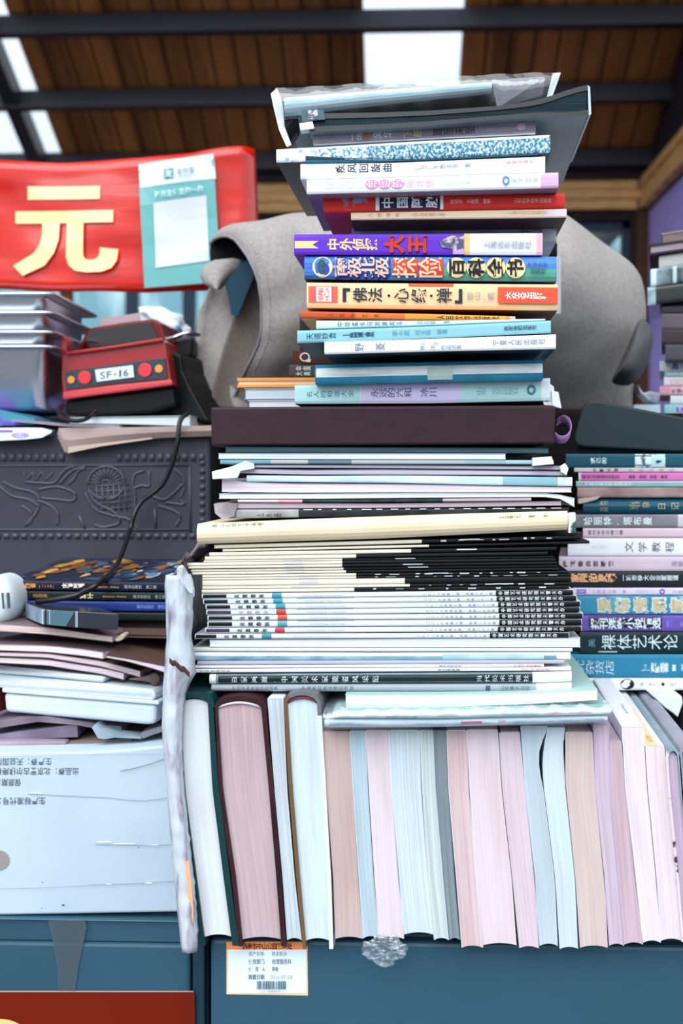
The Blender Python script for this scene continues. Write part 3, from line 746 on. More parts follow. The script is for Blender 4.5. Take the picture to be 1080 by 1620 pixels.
# maroon box
r = thing('storage_box', 'flat maroon box lying under the upper books, with a lilac ribbon at its right end', 'box', P(606, 704, .1))
o = prism('body', [(333, 644, .018), (878, 641, .018), (877, 703, .018), (334, 706, .018)], .28, [M('#36202a', rough=.5, hex2='#301b23', scale=60)], r, skew=SK, bev=.002)
pts = spline([P(876, 690, .03), P(884, 696, .028), P(896, 694, .03), P(903, 682, .035), (P(900, 668, .045)), P(890, 662, .055), P(880, 668, .06)], 5)
v = []; f = []
for i, q in enumerate(pts): v += [q + Vector((0, -.004, .0028)), q + Vector((0, .004, -.0028))]
for i in range(len(pts) - 1): f.append((2 * i, 2 * i + 1, 2 * i + 3, 2 * i + 2))
o = mesh('ribbon', v, f, [M('#a678b4', rough=.4)], r, smooth=True); md = o.modifiers.new('thick', 'SOLIDIFY'); md.thickness = .0008

# second row behind the upper books
YR = .165
def pr(p): p.text('中国', 467, 492, .3, .30, INKW); p.text('大', 467, 479, .72, .30, INKW); p.text('典', 480, 492, .72, .3, INKW)
lying('paperback_book', 'white paperback with pale leaves, lowest of the second row behind the aqua and lilac book', 'book', [(392, 633), (840, 630)], [(391, 653.5), (840, 653.5)], Y=YR, D=.11, cover='#dfe6ec', face='pages', pages='#e6ecf2')
lying('paperback_book', 'pale blue-edged paperback between the orange-topped book and the lowest white one', 'book', [(386, 614.5), (840, 611)], [(387, 631.5), (840, 629)], Y=YR, D=.11, cover='#b9c4ce', face='pages', pages='#d3dfe8')
lying('paperback_book', 'orange-covered paperback with cream leaves, left behind the aqua and lilac book', 'book', [(375, 598), (840, 595)], [(376, 613), (840, 610)], Y=YR, D=.11, cover='#f0a24c', face='pages', pages='#f6d8b4', tc=.003)
lying('paperback_book', 'dark grey-brown paperback with white characters behind the glossy blue hardcover', 'book', [(457, 577), (840, 575)], [(457, 597), (840, 594)], Y=YR, D=.11, cover='#4c4340', paint=pr)
def pr(p): p.disc(482, .86, 8, .10, M('#e8e8ea'), hole=.72); p.disc(486, .92, 6, .03, M('#e8e8ea')); p.rect(463, 530, .74, .99, M('#5a2a1c'), 4); p.disc(482, .86, 8, .09, M('#e8e8ea'), hole=.74); p.poly([(480, .93), (492, .90), (490, .965), (484, .955)], M('#e8e8ea'))
lying('hardcover_book', 'thick dark brown book with a white ring on its spine, behind the teal paperback', 'book', [(474, 497), (830, 497)], [(461, 576), (830, 574)], Y=YR, D=.11, cover=M('#2a2226', rough=.45), paint=pr, tc=.002)
lying('paperback_book', 'thick white-edged paperback behind the blue-green and peach books', 'book', [(560, 408), (887, 406)], [(560, 496), (884, 496)], Y=YR + .02, D=.09, cover='#e8ecf0', pages='#dfe3e8')
lying('paperback_book', 'black paperback peeping out right of the purple book', 'book', [(560, 386), (881, 384)], [(560, 407), (881, 405)], Y=YR + .02, D=.09, cover='#1a1416')

# ================================================================== magazines under the maroon box
YM = .012
def mag(label, top, bot, name='magazine', D=.205, Y=YM, **k):
    k.setdefault('tc', .0004); k.setdefault('e', .0008); k.setdefault('p', 4)
    return lying(name, label, 'magazine', top, bot, Y=Y, D=D, **k)
def pages(label, top, bot, pg, cover='#d9dee2', name='magazine', D=.205, Y=YM, **k):
    k.setdefault('tc', .0003)
    return lying(name, label, 'magazine', top, bot, Y=Y, D=D, face='pages', cover=cover, pages=pg, inset=.0004, **k)
PW = PG('#e9f1f5', '#b9cbd3', lines=900, along=6, contrast=.5); PP = PG('#eadfe8', '#cbbfcb', lines=900, along=6, contrast=.5)
PCY = PG('#cfe3e8', '#9fbcc6', lines=800, along=6, contrast=.6); PMV = PG('#b6acb8', '#8f8797', lines=800, along=6, contrast=.6)
pages('thin dark teal magazine pressed right under the maroon box', [(356, 707), (868, 709)], [(356, 715.5), (870, 717)], PG('#3f565f', '#1f3238', lines=900, contrast=.7), cover='#2b444c')
pages('pale aqua-white magazine with a straight white front, second below the maroon box', [(345, 717), (800, 717.5)], [(345, 726), (800, 727)], PW, cover='#9fb6bd')
mag('magazine with teal, light grey and slate patches along its spine, third below the maroon box', [(348, 727), (875, 728)], [(349, 734), (876, 735)], cover='#a9b3b8',
    bands=[(348, 428, M('#6f9cab')), (428, 487, M('#aeb5b8')), (487, 556, M('#62788a')), (735, 800, M('#8fb0b8')), (800, 842, M('#9cc0c8')), (842, 876, M('#eef2f4'))])
pages('grey-mauve magazine with ragged leaves and a lifted right end', [(402, 735), (620, 735.5), (720, 736), (830, 737), (897, 736)], [(400, 740), (620, 741), (720, 742), (830, 743), (896, 744)], PMV, cover='#2f4b54', nx=20)
pages('lilac-leaved magazine with a dark teal cover folded at its left end', [(378, 741), (480, 743), (600, 742), (700, 743), (897, 745)], [(382, 749), (480, 751), (600, 751), (845, 752), (895, 753)], PG('#c9bfcf', '#a59cb0', contrast=.5), cover='#35636f')
mag('pale aqua magazine with creased spine and white worn right end', [(390, 752), (500, 753), (620, 752), (905, 755)], [(392, 762), (500, 763), (620, 764), (800, 768), (908, 769)], cover=M('#b9d9df', hex2='#dcebef', scale=30, stretch=(1, 1, 5)), bands=[(795, 882, M('#8fbcc8')), (882, 909, M('#eaf2f4', hex2='#b9cbd2', scale=90))])
pages('pink-white magazine with thick front, its leaves bowed at the left', [(350, 757.5), (390, 763), (450, 765), (620, 766), (800, 769.5), (904, 771)], [(348, 778), (450, 779.5), (620, 779), (800, 779), (906, 779)], PP, cover='#cfd6dc')
pages('white magazine with pale aqua leaves, its right end drooping', [(346, 781), (500, 781), (700, 780), (860, 780.5), (900, 784), (909, 788)], [(347, 789), (500, 789), (700, 787), (860, 786), (900, 791), (908, 801)], PW, cover='#d4dde2', nx=24)
mag('thin magazine with a pink left end and black right part to its spine', [(376, 790.5), (520, 790.5), (840, 787.5)], [(377, 795), (520, 795.5), (838, 792.5)], cover='#b7a8b4', bands=[(376, 440, M('#e6c9cf')), (440, 478, M('#e7a9ae')), (478, 700, M('#1b2a2e', hex2='#33474b', scale=90))])
pages('mauve-leaved magazine with curling brownish right end', [(340, 796), (600, 797), (760, 795), (888, 793)], [(338, 804.5), (600, 803.5), (760, 801.5), (890, 799.5)], PG('#c5b6bd', '#8e7f88', lines=700, contrast=.8), cover='#a898a2')
mag('hardback annual with a grey left end and long black spine, on the thick cream volume', [(352, 806), (620, 805), (900, 803)], [(372, 820), (620, 816), (906, 810.5)], name='hardback_annual', cover=M('#15191d', rough=.4, hex2='#2d3338', scale=60),
    bands=[(352, 374, M('#75706f')), (374, 472, M('#b5b6b4', hex2='#8b8d8d', scale=60))], tc=.0012,
    paint=lambda p: (p.text('山水册', 405, 446, .72, .45, M('#4a4c50')), [p.rect(u, u + random.uniform(4, 16), .0, .12, M('#cfd6da'), 2) for u in range(480, 880, 23)]))
prev = None
o = prism('paper_flap', [(338, 797, .010), (358, 795, .009), (376, 797, .01), (370, 817, .0105), (352, 822, .010), (340, 812, .010)], .06, [M('#b5aab2', rough=.7, hex2='#8a7f86', scale=40)])
solo(o, 'crumpled grey paper flap at the left end of the black annual', 'paper')
def curl(name, label, pts, w, m, Y0, dy=.03):
    q = spline([P(u, v, y) for u, v, y in pts], 5); vv = []; f = []
    for i, a in enumerate(q): vv += [a, a + Vector((SK * dy, dy, w))]
    for i in range(len(q) - 1): f.append((2 * i, 2 * i + 1, 2 * i + 3, 2 * i + 2))
    o = mesh(name, vv, f, [m], smooth=True); md = o.modifiers.new('thick', 'SOLIDIFY'); md.thickness = .0007
    return solo(o, label, 'paper')
o = prism('paper_fold', [(335, 746, .006), (366, 738, .006), (388, 729, .006), (401, 733, .0065), (402, 741, .0065), (380, 745, .0065), (375, 756, .0065), (336, 758, .006)], .0045, [M('#edf1f4', rough=.7, hex2='#cfd9df', scale=50)])
solo(o, 'folded white paper sticking out left below the maroon box', 'paper')
o = prism('paper_tab', [(842, 724, .006), (872, 722, .006), (876, 734, .006), (842, 737, .0065)], .0045, [M('#f0f4f6', rough=.7)])
solo(o, 'small white paper tab at the right end below the maroon box', 'paper')
o = prism('paper_scrap', [(886, 738, .005), (894, 733, .005), (899, 741, .005), (896, 751, .005), (888, 747, .005)], .006, [M('#eff3f6', rough=.7)])
solo(o, 'white curled paper corner at the right end of the lilac magazine', 'paper')

# the thick cream volume
def pr(p):
    p.text('黄山石刻艺术画册', 334, 416, .13, .14, M('#5a564c')); p.text('王福元 著 作', 790, 870, .22, .14, M('#5a564c'))
lying('art_volume', 'thick cream softback volume lying across the pile above the cream and black magazines', 'book', [(311, 829), (500, 821), (700, 814), (898, 808.5)], [(320, 861), (600, 852.5), (898, 838.5)], Y=.004, D=.21,
      cover=M('#efe2c2', rough=.55, hex2='#e6d6b2', scale=8), e=.005, p=2.4, tc=.0008, paint=pr)
o = prism('paper_slip', [(898, 812, .008), (910, 811, .008), (911, 842, .008), (899, 843, .008)], .02, [M('#e9eff2', rough=.6, hex2='#2f5a55', scale=55, lo=.55, hi=.6)])
solo(o, 'white and green paper slip at the right end of the cream volume', 'paper')

# cream and black magazines
ORD = ['topmost', 'second', 'third', 'fourth', 'fifth', 'sixth', 'seventh', 'eighth', 'ninth', 'tenth', 'eleventh', 'twelfth', 'thirteenth', 'lowest']
CRM = M('#ece6d3', rough=.5, hex2='#e2dac4', scale=12); BLK = M('#0a0d10', rough=.5, spec=.25)
rows = [(339, 862, 868, 918, 667, -15), (352, 869, 873, 932, 678, -13), (331, 874, 880, 880, 650, -9), (324, 880.5, 886.5, 866, 563, -8), (322, 887, 890, 876, 541, -7.5), (295, 890.5, 895.5, 878, 541, -7.5),
        (298, 896, 900, 880, 541, -7.5), (302, 900.5, 905, 880, 543, -7.5), (304, 905.5, 909.5, 884, 547, -7.5), (320, 910, 914, 898, 563, -7), (320, 914.5, 918, 902, 563, -7), (320, 918.5, 927.5, 900, 640, -7), (320, 928, 932.5, 902, 648, -7), (319, 933, 938.5, 900, 560, -7)]
random.seed(11)
for i, (uL, va, vb, uR, us, sl) in enumerate(rows):
    def pr(p, i=i, us=us, uR=uR):
        k = 478 + (i * 37) % 12 - 6 + (18 if i > 8 else 0)
        if 3 < i < 13: p.rect(k - 28, k + 2, .3, .7, M('#c9ccd2'), 2)
        if i in (0, 2, 4, 6, 7, 9, 12): p.rect(us + 60 + i * 6, us + 92 + i * 6, .15, .45, M('#cfd8dc'), 2)
        if i in (0, 9, 10, 12, 13):
            u = us + 30
            while u < uR - 30:
                w = random.uniform(3, 16); p.rect(u, u + w, random.uniform(.1, .4), random.uniform(.5, .75), M('#b9c4c8'), 1); u += w + random.uniform(5, 34)
    mag('%s cream and black magazine below the thick cream volume' % ORD[i], [(uL, va), (uR, va + sl)], [(uL + 1, vb), (uR, vb + sl)], cover=CRM, bands=[(us, uR + 1, BLK)], under=BLK, over=BLK, paint=pr, group='cream and black magazines', Y=YM - (.0015 if i in (5, 6) else 0))

# white journals with black ends
colr = ['#3d97ad', '#3d97ad', '#3d97ad', '#d5453e', '#e0563e', '#4fa3b4', '#c9404a', '#3d8fa5']
ws_ = [(319, 939.5, 907), (321, 948, 912), (325, 956.5, 918), (326, 965, 917), (328, 974, 922), (328, 983, 920), (324, 993.5, 920), (308, 1003, 900)]
num = ['first', 'second', 'third', 'fourth', 'fifth', 'sixth', 'seventh', 'lowest']
WJ = M('#e3ebee', rough=.35, hex2='#d5e0e5', scale=10)
for i, (uL, va, uR) in enumerate(ws_):
    vb = va + 8.2 if i != 5 else va + 9.5
    sl = -6.5 + i * .6
    def pr(p, i=i, uL=uL, uR=uR):
        d = uL - 319
        if i == 7: d = -16
        K = M('#131a20', rough=.35) if i not in (3, 6) else M('#4a3a58', rough=.35)
        p.rect(uL + 2, 358 + d, .12, .80, K); p.text('炎黄春秋', 368 + d, 420 + d, .5, .72, M('#1b2228') if i != 3 else M('#aab0b6'), bold=.015, fill=.62)
        p.rect(430 + d, 445 + d, .02, .95, M(colr[i]))
        p.string('Yanhuang Chunqiu', 478 + d, 540 + d, .28, .68, M('#b6c1c8'), bold=.0)
        p.text('二〇一六年第%s期 总第二九%s期' % ('一二三四五六七八'[i], '一二三四五六七八'[i]), 668 + d * .6, 780 + d * .6, .5, .5, M('#76828b'), bold=.005, fill=.62)
        p.rect(784 + d * .6, uR - 1, .03, .97, M('#0a0e11', rough=.5, spec=.25)); p.text('中国艺术研究院主管主办', 787 + d * .6, 890 + d * .5, .5, .66, M('#dfe8ec'), bold=.015, fill=.78)
        if i in (1, 3, 5): p.rect(470, 560, .0, .04, M('#2a3338'))
    mag('%s white journal from the top, with black ends and small spine title' % num[i], [(uL, va), (uR, va + sl)], [(uL, vb), (uR - 4, vb + sl)], name='journal', cover=WJ, paint=pr, under=BLK, group='white journals with black ends', e=.0012)

pages('plain white thick magazine directly under the white journals', [(331, 1013), (600, 1011.5), (918, 1009.5)], [(331, 1023.5), (600, 1024), (918, 1024)], PW, cover='#d7dde1')
mag('thin cream magazine with a straight spine, second under the white journals', [(303, 1024.5), (905, 1025)], [(303, 1031), (905, 1031)], cover=M('#e2dcd4', hex2='#cdd9d8', scale=26))
mag('white magazine with a wavy blue printed lower edge', [(305, 1032), (600, 1033), (902, 1032)], [(303, 1045), (600, 1045), (900, 1043)], cover='#eef2f5',
    paint=lambda p: (p.rect(306, 880, .42, .97, M('#9fc3d2', rough=.4, hex2='#4f86a0', scale=45, stretch=(1, 1, 3)), 10), p.rect(700, 860, .2, .95, M('#bcd8de', rough=.4, hex2='#9fc6d0', scale=60), 6)))
mag('grey-lilac thin magazine below the blue-edged white one', [(312, 1046), (892, 1044)], [(312, 1052.5), (890, 1050)], cover='#b3b4c4')
mag('thin white magazine with small pink characters near its right end, the upper of two', [(308, 1053), (860, 1050.5)], [(308, 1057.5), (862, 1055)], cover='#e8ecef',
    paint=lambda p: (p.text('美术向导杂志', 694, 730, .5, .7, M('#555c66')), p.text('中国书画收藏家', 812, 856, .5, .9, M('#d67f96'))))
mag('thin white magazine with grey and pink characters, the lower of two', [(308, 1058.5), (903, 1055.5)], [(308, 1064.5), (905, 1061)], cover='#edf0f3',
    paint=lambda p: (p.text('艺术市场月刊', 316, 366, .5, .7, M('#6a727a')), p.text('荣宝斋典藏', 692, 728, .5, .7, M('#555c66')), p.text('当代书画名家', 822, 870, .5, .8, M('#d67f96'))))
def pr(p):
    p.rect(345, 842, .14, .98, M('#1a262c', rough=.35), 8); p.text('百家画廊·中国美术家能者风采集', 362, 602, .56, .66, M('#dfe8ec'), bold=.004, fill=.62); p.text('当代美术出版社', 752, 838, .56, .66, M('#dfe8ec'), fill=.62)
mag('dark-spined art magazine with white characters and a white worn right end', [(331, 1067), (842, 1063.5), (904, 1062)], [(333, 1082.5), (842, 1081), (905, 1079)], cover=M('#6b8289', rough=.35, hex2='#93a8ad', scale=30), bands=[(331, 341, M('#e6eef0')), (842, 906, M('#f0f3f5', hex2='#d5dde2', scale=60))], paint=pr, e=.002, p=2.5)
mag('thin grey magazine with faint characters, at the bottom of the magazine pile', [(334, 1083.5), (842, 1082), (904, 1080)], [(336, 1094), (842, 1095), (903, 1092)], cover=M('#9aa5ac', rough=.35), bands=[(848, 905, M('#f0f3f5', hex2='#d5dde2', scale=60))], e=.002, p=2.5,
    paint=lambda p: (p.text('中国书画名家作品选集', 366, 440, .5, .6, M('#6d787f'), fill=.8), p.text('中国南阳画派精品书画', 476, 560, .5, .6, M('#6d787f'), fill=.8), p.rect(768, 775, .2, .8, M('#4a4a78')), p.text('山东美术出版', 790, 838, .5, .6, M('#7c8890'))))
pages('white magazine with thick plain front, lying on the plastic-wrapped ones', [(546, 1099), (700, 1099), (820, 1097), (945, 1091)], [(548, 1120), (700, 1118.5), (820, 1115), (943, 1107.5)], PG('#f1f4f6', '#d3dce0', contrast=.5), Y=0.0, D=.2, cover='#cfd6d8', over=M('#9cc4bd', rough=.45, hex2='#aacdc7', scale=6))
pt_ = lambda a: (lambda p: [p.rect(u, u + 22 + 9 * math.sin(u), .25, .8, M(c)) for u, c in a])
r = mag('pale green magazine in clear plastic, its cover showing at the right', [(526, 1126), (700, 1125), (966, 1121)], [(517, 1137.5), (700, 1138), (965, 1132)], Y=-.018, D=.225, cover=M('#b5cfcb', rough=.3, hex2='#9fbfbd', scale=8, coat=.6), e=.003, p=2.4, over=M('#94bfb7', rough=.4, hex2='#a6cac4', scale=6),
    paint=lambda p: (p.rect(530, 960, .2, .75, M('#cfe2e4', rough=.25, hex2='#8fb6bd', scale=50, stretch=(1, 1, 3)), 8), p.rect(860, 935, .3, .6, M('#b98aa6')), p.rect(610, 660, .6, .8, M('#6b8e96'))))
r = mag('pale blue magazine in clear plastic directly on the standing books', [(513, 1139), (700, 1139.5), (961, 1133)], [(516, 1152), (700, 1151), (958, 1143)], Y=-.018, D=.225, cover=M('#b7cdd8', rough=.3, hex2='#d6e4ea', scale=14, coat=.6), e=.003, p=2.4,
    paint=lambda p: (p.rect(520, 955, .3, .7, M('#cfd8e2', rough=.25, hex2='#7d9db0', scale=60, stretch=(1, 1, 3)), 8), p.rect(729, 762, .25, .6, M('#b3305f')), p.rect(788, 800, .2, .5, M('#c98aa0'))))
v = []; f = []
for i in range(41):
    u = 511 + 456 * i / 40; a = interp([(511, 1128), (530, 1122), (966, 1117)], u); c = interp([(511, 1150), (520, 1154), (960, 1145)], u)
    w = .0012 * math.sin(i * 1.7)
    for q in (P(u, a, -.02) + Vector((0, .2, 0)), P(u, a, -.022 + w), P(u, (a + c) / 2, -.0245 - w), P(u, c, -.021 + w)): v.append(q)
for i in range(40):
    for k in range(3): f.append((i * 4 + k, i * 4 + k + 1, i * 4 + k + 5, i * 4 + k + 4))
mesh('plastic_sleeve', v, f, [FILM('#dcecf0', .22, .08, .07)], r, smooth=True)

# ================================================================== standing books, spines up
def S(label, left, right, vt, vb, name='paperback_book', **k):
    return standing(name, label, 'book', left, right, vt, vb, **k)
DG = M('#123a3d', rough=.4); MAR = M('#3b1f26', rough=.45, hex2='#2c151c', scale=30)
S('white-leaved hardcover in a dark green cover, leftmost of the standing books', [(1114, 285), (1247, 293), (1390, 312), (1482, 324)], [(1114, 330), (1247, 337), (1390, 355), (1482, 367)], 1112, 1482, name='hardcover_book', cover=DG, pages=PG('#dfe5e9', '#d2dae0', lines=1100), hard=True, tcl=.0042, tcr=.0052, hang=12, arch=.003, D=.21, dish=.002)
S('thick maroon hardcover with pinkish-brown leaves, second standing book from the left', [(1120, 345), (1247, 353), (1390, 374), (1487, 384)], [(1120, 414), (1247, 426), (1390, 438), (1485, 445)], 1118, 1486, name='hardcover_book', cover=MAR, pages=PG('#c6b0b4', '#b49ea6', lines=700, contrast=.6), hard=True, tcl=.0032, tcr=.0036, hang=9, arch=.004, D=.21, dish=.002, head='#e6dfe4')
S('thin grey-white paperback between the maroon and the brown-edged hardcovers', [(1105, 424), (1247, 435), (1390, 448), (1487, 455)], [(1105, 447), (1247, 453), (1390, 465), (1487, 476)], 1105, 1487, pages=PG('#cfdbe3', '#aebfca', lines=900), cover='#dfe8ee', D=.2)
S('white-leaved hardcover with brown left board and pale right board', [(1112, 455), (1247, 463), (1390, 475), (1488, 484)], [(1112, 502), (1247, 510), (1390, 518), (1488, 521)], 1110, 1488, name='hardcover_book', cover=M('#6b6f74', rough=.4), pages=PG('#d3e2e9', '#c2d4dd', lines=1000), hard=True, tcl=.0028, tcr=.003, hang=11, coverL=M('#6d553c', rough=.5), coverR=M('#dfeef4', rough=.4), head='#7a3a46', arch=.004, D=.21, dish=.002)
SOFT = dict(D=.2)
S('pinkish-brown paperback, first standing under the left end of the wrapped magazines', [(1158, 511), (1247, 517), (1390, 528), (1485, 531)], [(1158, 552), (1247, 557), (1390, 565), (1484, 573)], 1158, 1485, pages=PG('#c8b2ac', '#b9a3a5', lines=800, contrast=.6), cover='#c9a9a4', **SOFT)
S('narrow pale aqua paperback in a plastic bag, standing right of the pinkish-brown one', [(1157, 554), (1247, 559), (1390, 568), (1483, 575)], [(1157, 577), (1247, 582), (1390, 591), (1484, 598)], 1157, 1484, pages=PG('#b9ced8', '#9cb6c4', lines=800, contrast=.6), cover='#cfe2ea', **SOFT)
S('pale pink paperback standing between the pale aqua and the wide white one', [(1156, 579), (1247, 583), (1390, 592), (1485, 600)], [(1156, 614), (1247, 618), (1390, 630), (1486, 638)], 1156, 1485, pages=PG('#dfd3d9', '#d3c6ce', lines=800), cover='#e3d3dc', **SOFT)
S('wide white paperback with bluish leaves, standing mid-left in the row', [(1156, 616), (1247, 620), (1390, 631), (1478, 640)], [(1156, 662), (1247, 666), (1390, 675), (1478, 684)], 1156, 1478, pages=PG('#d3e0e6', '#a9bfca', lines=800, contrast=.7), cover='#dbe6ec', **SOFT)
S('thin greenish-white paperback with wavy leaves, left of the dark grey one', [(1156, 664), (1247, 667), (1390, 677), (1486, 687)], [(1156, 684), (1247, 688), (1390, 700), (1489, 709)], 1156, 1487, pages=PG('#cdd9d8', '#8fa3a8', lines=500, contrast=.9), cover='#bccaca', **SOFT)
S('thin dark grey-leaved paperback, darkest of the standing books', [(1156, 686), (1247, 690), (1390, 702), (1486, 711)], [(1156, 705), (1247, 708), (1390, 718), (1488, 727)], 1156, 1487, pages=PG('#8a979e', '#57656c', lines=600, contrast=.9), cover='#62707a', **SOFT)
S('pinkish-brown paperback with mauve stains, right of the dark grey one', [(1156, 707), (1247, 710), (1332, 717), (1390, 722), (1500, 731)], [(1156, 737), (1247, 741), (1332, 747), (1390, 752), (1499, 763)], 1156, 1499, pages=PG('#d9c2c2', '#c0a8b2', lines=500, contrast=.6), cover='#d9dfe6', **SOFT)
S('wide pale pink paperback, widest of the pink standing books', [(1155, 739), (1247, 742), (1390, 754), (1494, 765)], [(1155, 786), (1247, 793), (1390, 808), (1497, 816)], 1155, 1495, pages=PG('#dfd0d7', '#d6c5cd', lines=700, contrast=.5), cover='#e4d5dc', **SOFT)
S('pink paperback with a dark left edge, right of the widest pink one', [(1160, 789), (1180, 790), (1247, 794), (1390, 810), (1500, 821)], [(1160, 821), (1247, 829), (1390, 845), (1500, 851)], 1159, 1500, pages=PG('#d8c8d1', '#cab8c3', lines=700), cover='#d9c4cd', coverL=M('#35444c'), **SOFT)
S('pale blue paperback bent away at the top, left of the gap', [(1150, 824), (1247, 831), (1390, 846), (1496, 854)], [(1150, 866), (1165, 860), (1180, 852), (1215, 851), (1247, 858), (1390, 876), (1496, 881)], 1150, 1496, pages=PG('#c0d1db', '#b0c4d0', lines=800), cover='#c6d8e2', **SOFT)
S('narrow pale cyan paperback, right of the gap at the top of the row', [(1152, 867), (1180, 861), (1215, 859), (1247, 861), (1390, 879), (1501, 886)], [(1152, 892), (1180, 890), (1247, 894), (1390, 909), (1501, 914)], 1152, 1501, pages=PG('#cfdfe7', '#bfd2dd', lines=900), cover='#cfe2ea', coverR=M('#44525e'), **SOFT)
S('beige-pink paperback, right of the narrow pale cyan one', [(1160, 895), (1247, 895), (1390, 911), (1498, 918)], [(1160, 936), (1247, 940), (1390, 955), (1501, 960)], 1159, 1499, pages=PG('#d3c2bc', '#c5b1b0', lines=600, contrast=.6), cover='#d6c3c6', **SOFT)
S('narrow mauve paperback under the right end of the wrapped magazines', [(1147, 939), (1247, 942), (1390, 956), (1496, 964)], [(1147, 962), (1247, 965), (1390, 977), (1497, 986)], 1147, 1496, pages=PG('#cfbcca', '#b5a2b8', lines=700), cover='#b9a8cc', **SOFT)
S('low brownish-mauve paperback beside the white-spined one', [(1174, 965), (1247, 967), (1390, 979), (1494, 988)], [(1174, 982), (1247, 988), (1390, 1004), (1494, 1016)], 1174, 1494, pages=PG('#cdb6c0', '#b79fae', lines=700), cover='#c2aebb', **SOFT)
def tp(p):
    p.text('杂谈随笔文丛', .80, .98, .5, -.3, M('#2f5a4a'), rot=0, bold=.01); p.text('读书丛刊', .16, .30, .62, -.12, M('#4a6a70'), rot=0)
S('white-spined paperback with pinkish leaves, its spine text running back', [(1150, 984), (1247, 990), (1390, 1005), (1491, 1018)], [(1150, 1017), (1247, 1023), (1390, 1037), (1491, 1044)], 1150, 1491, pages=PG('#e6dbe2', '#d9ccd6', lines=800), cover='#e9eef2', D=.31, skew=.06, toppaint=tp)
def tp(p): p.rect(.0, .5, .08, .7, M('#f3cf9a')); p.text('文丛', .03, .12, .45, -.25, M('#a8823e'), rot=0)
S('pinkish paperback with a yellow and white spine, third from the right', [(1180, 1020), (1247, 1024), (1390, 1038), (1488, 1046)], [(1180, 1049), (1247, 1054), (1390, 1069), (1488, 1077)], 1180, 1488, pages=PG('#e6d9df', '#d8c9d2', lines=800), cover='#e3e3e6', D=.30, skew=.06, toppaint=tp)
S('grey-spined hardcover with mauve leaves and stained boards near the right edge', [(1200, 1056), (1247, 1059), (1390, 1073), (1488, 1081)], [(1200, 1071), (1247, 1075), (1390, 1089), (1488, 1097)], 1198, 1488, name='hardcover_book', pages=PG('#cbb9cc', '#ac9ab0', lines=700), cover=M('#8499a6', rough=.5, hex2='#9aabb6', scale=20), coverL=M('#dccfd8', hex2='#4d3038', scale=60, lo=.56, hi=.6), tcl=.002, hard=True, arch=.004, D=.29, skew=.06)
S('grey-lilac spined hardcover cut off by the right edge of the photo', [(1195, 1077), (1290, 1084), (1488, 1104)], [(1195, 1100), (1290, 1108), (1488, 1128)], 1192, 1488, name='hardcover_book', pages=PG('#a99fc0', '#8a80a4', lines=700), cover=M('#9494a4', rough=.5, hex2='#a6a8b6', scale=20), tcl=.002, hard=True, arch=.003, D=.29, skew=.06)
# a scrunched plastic bag end below the narrow aqua book
bm = bmesh.new(); bmesh.ops.create_icosphere(bm, subdivisions=4, radius=1)
c = P(607, 1500, -.002)
for q in bm.verts:
    n = q.co.copy(); d = 1 + .35 * noise.noise(n * 2.2) + .22 * noise.noise(n * 6)
    w = 1.0 - .45 * max(0, -n.z)
    q.co = Vector((c.x + n.x * .0165 * d * w - .003 * min(0, n.z), c.y - .006 + n.y * .005 * d, c.z + n.z * .0115 * d))
me = bpy.data.meshes.new('plastic_bag'); bm.to_mesh(me); bm.free(); me.materials.append(FILM('#9fb9c6', .20, .25, .09))
o = bpy.data.objects.new('plastic_bag', me); COL.objects.link(o); solo(o, 'scrunched clear plastic bag end hanging below the narrow aqua book', 'plastic bag')

# ================================================================== right-hand stack
YQ = .232
def R(label, v0, v1, uL=905, name='paperback_book', D=.15, sl=0, **k):
    k.setdefault('e', .0012); k.setdefault('skew', .14)
    return lying(name, label, 'book', [(uL, v0), (1230, v0 + sl)], [(uL, v1), (1230, v1 + sl)], Y=YQ, D=D, **k)
IW = M('#dfeef2', rough=.5); ID = M('#37323c', rough=.6)
def pr(p):
    p.text('求己的', 933, 960, .5, .45, IW, bold=.02, fill=.8); p.rect(1004, 1052, .02, .98, M('#dff0f2', rough=.45, hex2='#3f6f7c', scale=170, lo=.56, hi=.62)); p.rect(1030, 1051, .05, .95, M('#bfe2e8')); p.poly([(1039, .45), (1046, .5), (1046, .6), (1040, .72), (1036, .6)], M('#2a5666'))
R('dark teal paperback with a pale picture panel, topmost of the right stack', 718, 739.5, 895, cover=M('#1f5668', rough=.4), paint=pr)
R('thin whitish-pink paperback with dark characters, second in the right stack', 740, 747, 908, cover=M('#d9cdd4', hex2='#c9bcc6', scale=40), paint=lambda p: (p.text('小散文选', 934, 980, .5, .75, ID, bold=.02, fill=.5), p.text('作家出版社', 990, 1070, .5, .5, M('#9a8f9a'), fill=.5)))
R('bright pink paperback with dark small print, third in the right stack', 747.5, 761, 915, cover=M('#d579b8', rough=.45), bands=[(915, 918, M('#e9dfe6'))], paint=lambda p: (p.text('现代汉语语法研究', 920, 980, .5, .42, M('#5a2850'), bold=.01), p.text('高等 师范 学校 教材', 994, 1056, .5, .4, M('#5a2850'), bold=.01)))
R('thin aqua paperback with white lettering under the pink one', 761.5, 770.5, 911, cover=M('#7fb3b8', rough=.45, hex2='#9cc4c6', scale=20), paint=lambda p: (p.rect(911, 1230, 0, .12, M('#e6eef0')), p.text('中国古典文学名著丛书', 924, 1000, .5, .55, IW, bold=.01)))
r = R('worn pinkish-brown paperback with a torn left end in the right stack', 771, 787, 913, cover=M('#b39a98', rough=.7, hex2='#8f7672', scale=40))
o = prism('torn_corner', [(914, 789, YQ - .002), (930, 787, YQ - .002), (950, 785, YQ - .002), (944, 790, YQ - .002), (926, 795, YQ - .002), (915, 797, YQ - .002)], .01, [M('#c9b2a8', rough=.8)], r)
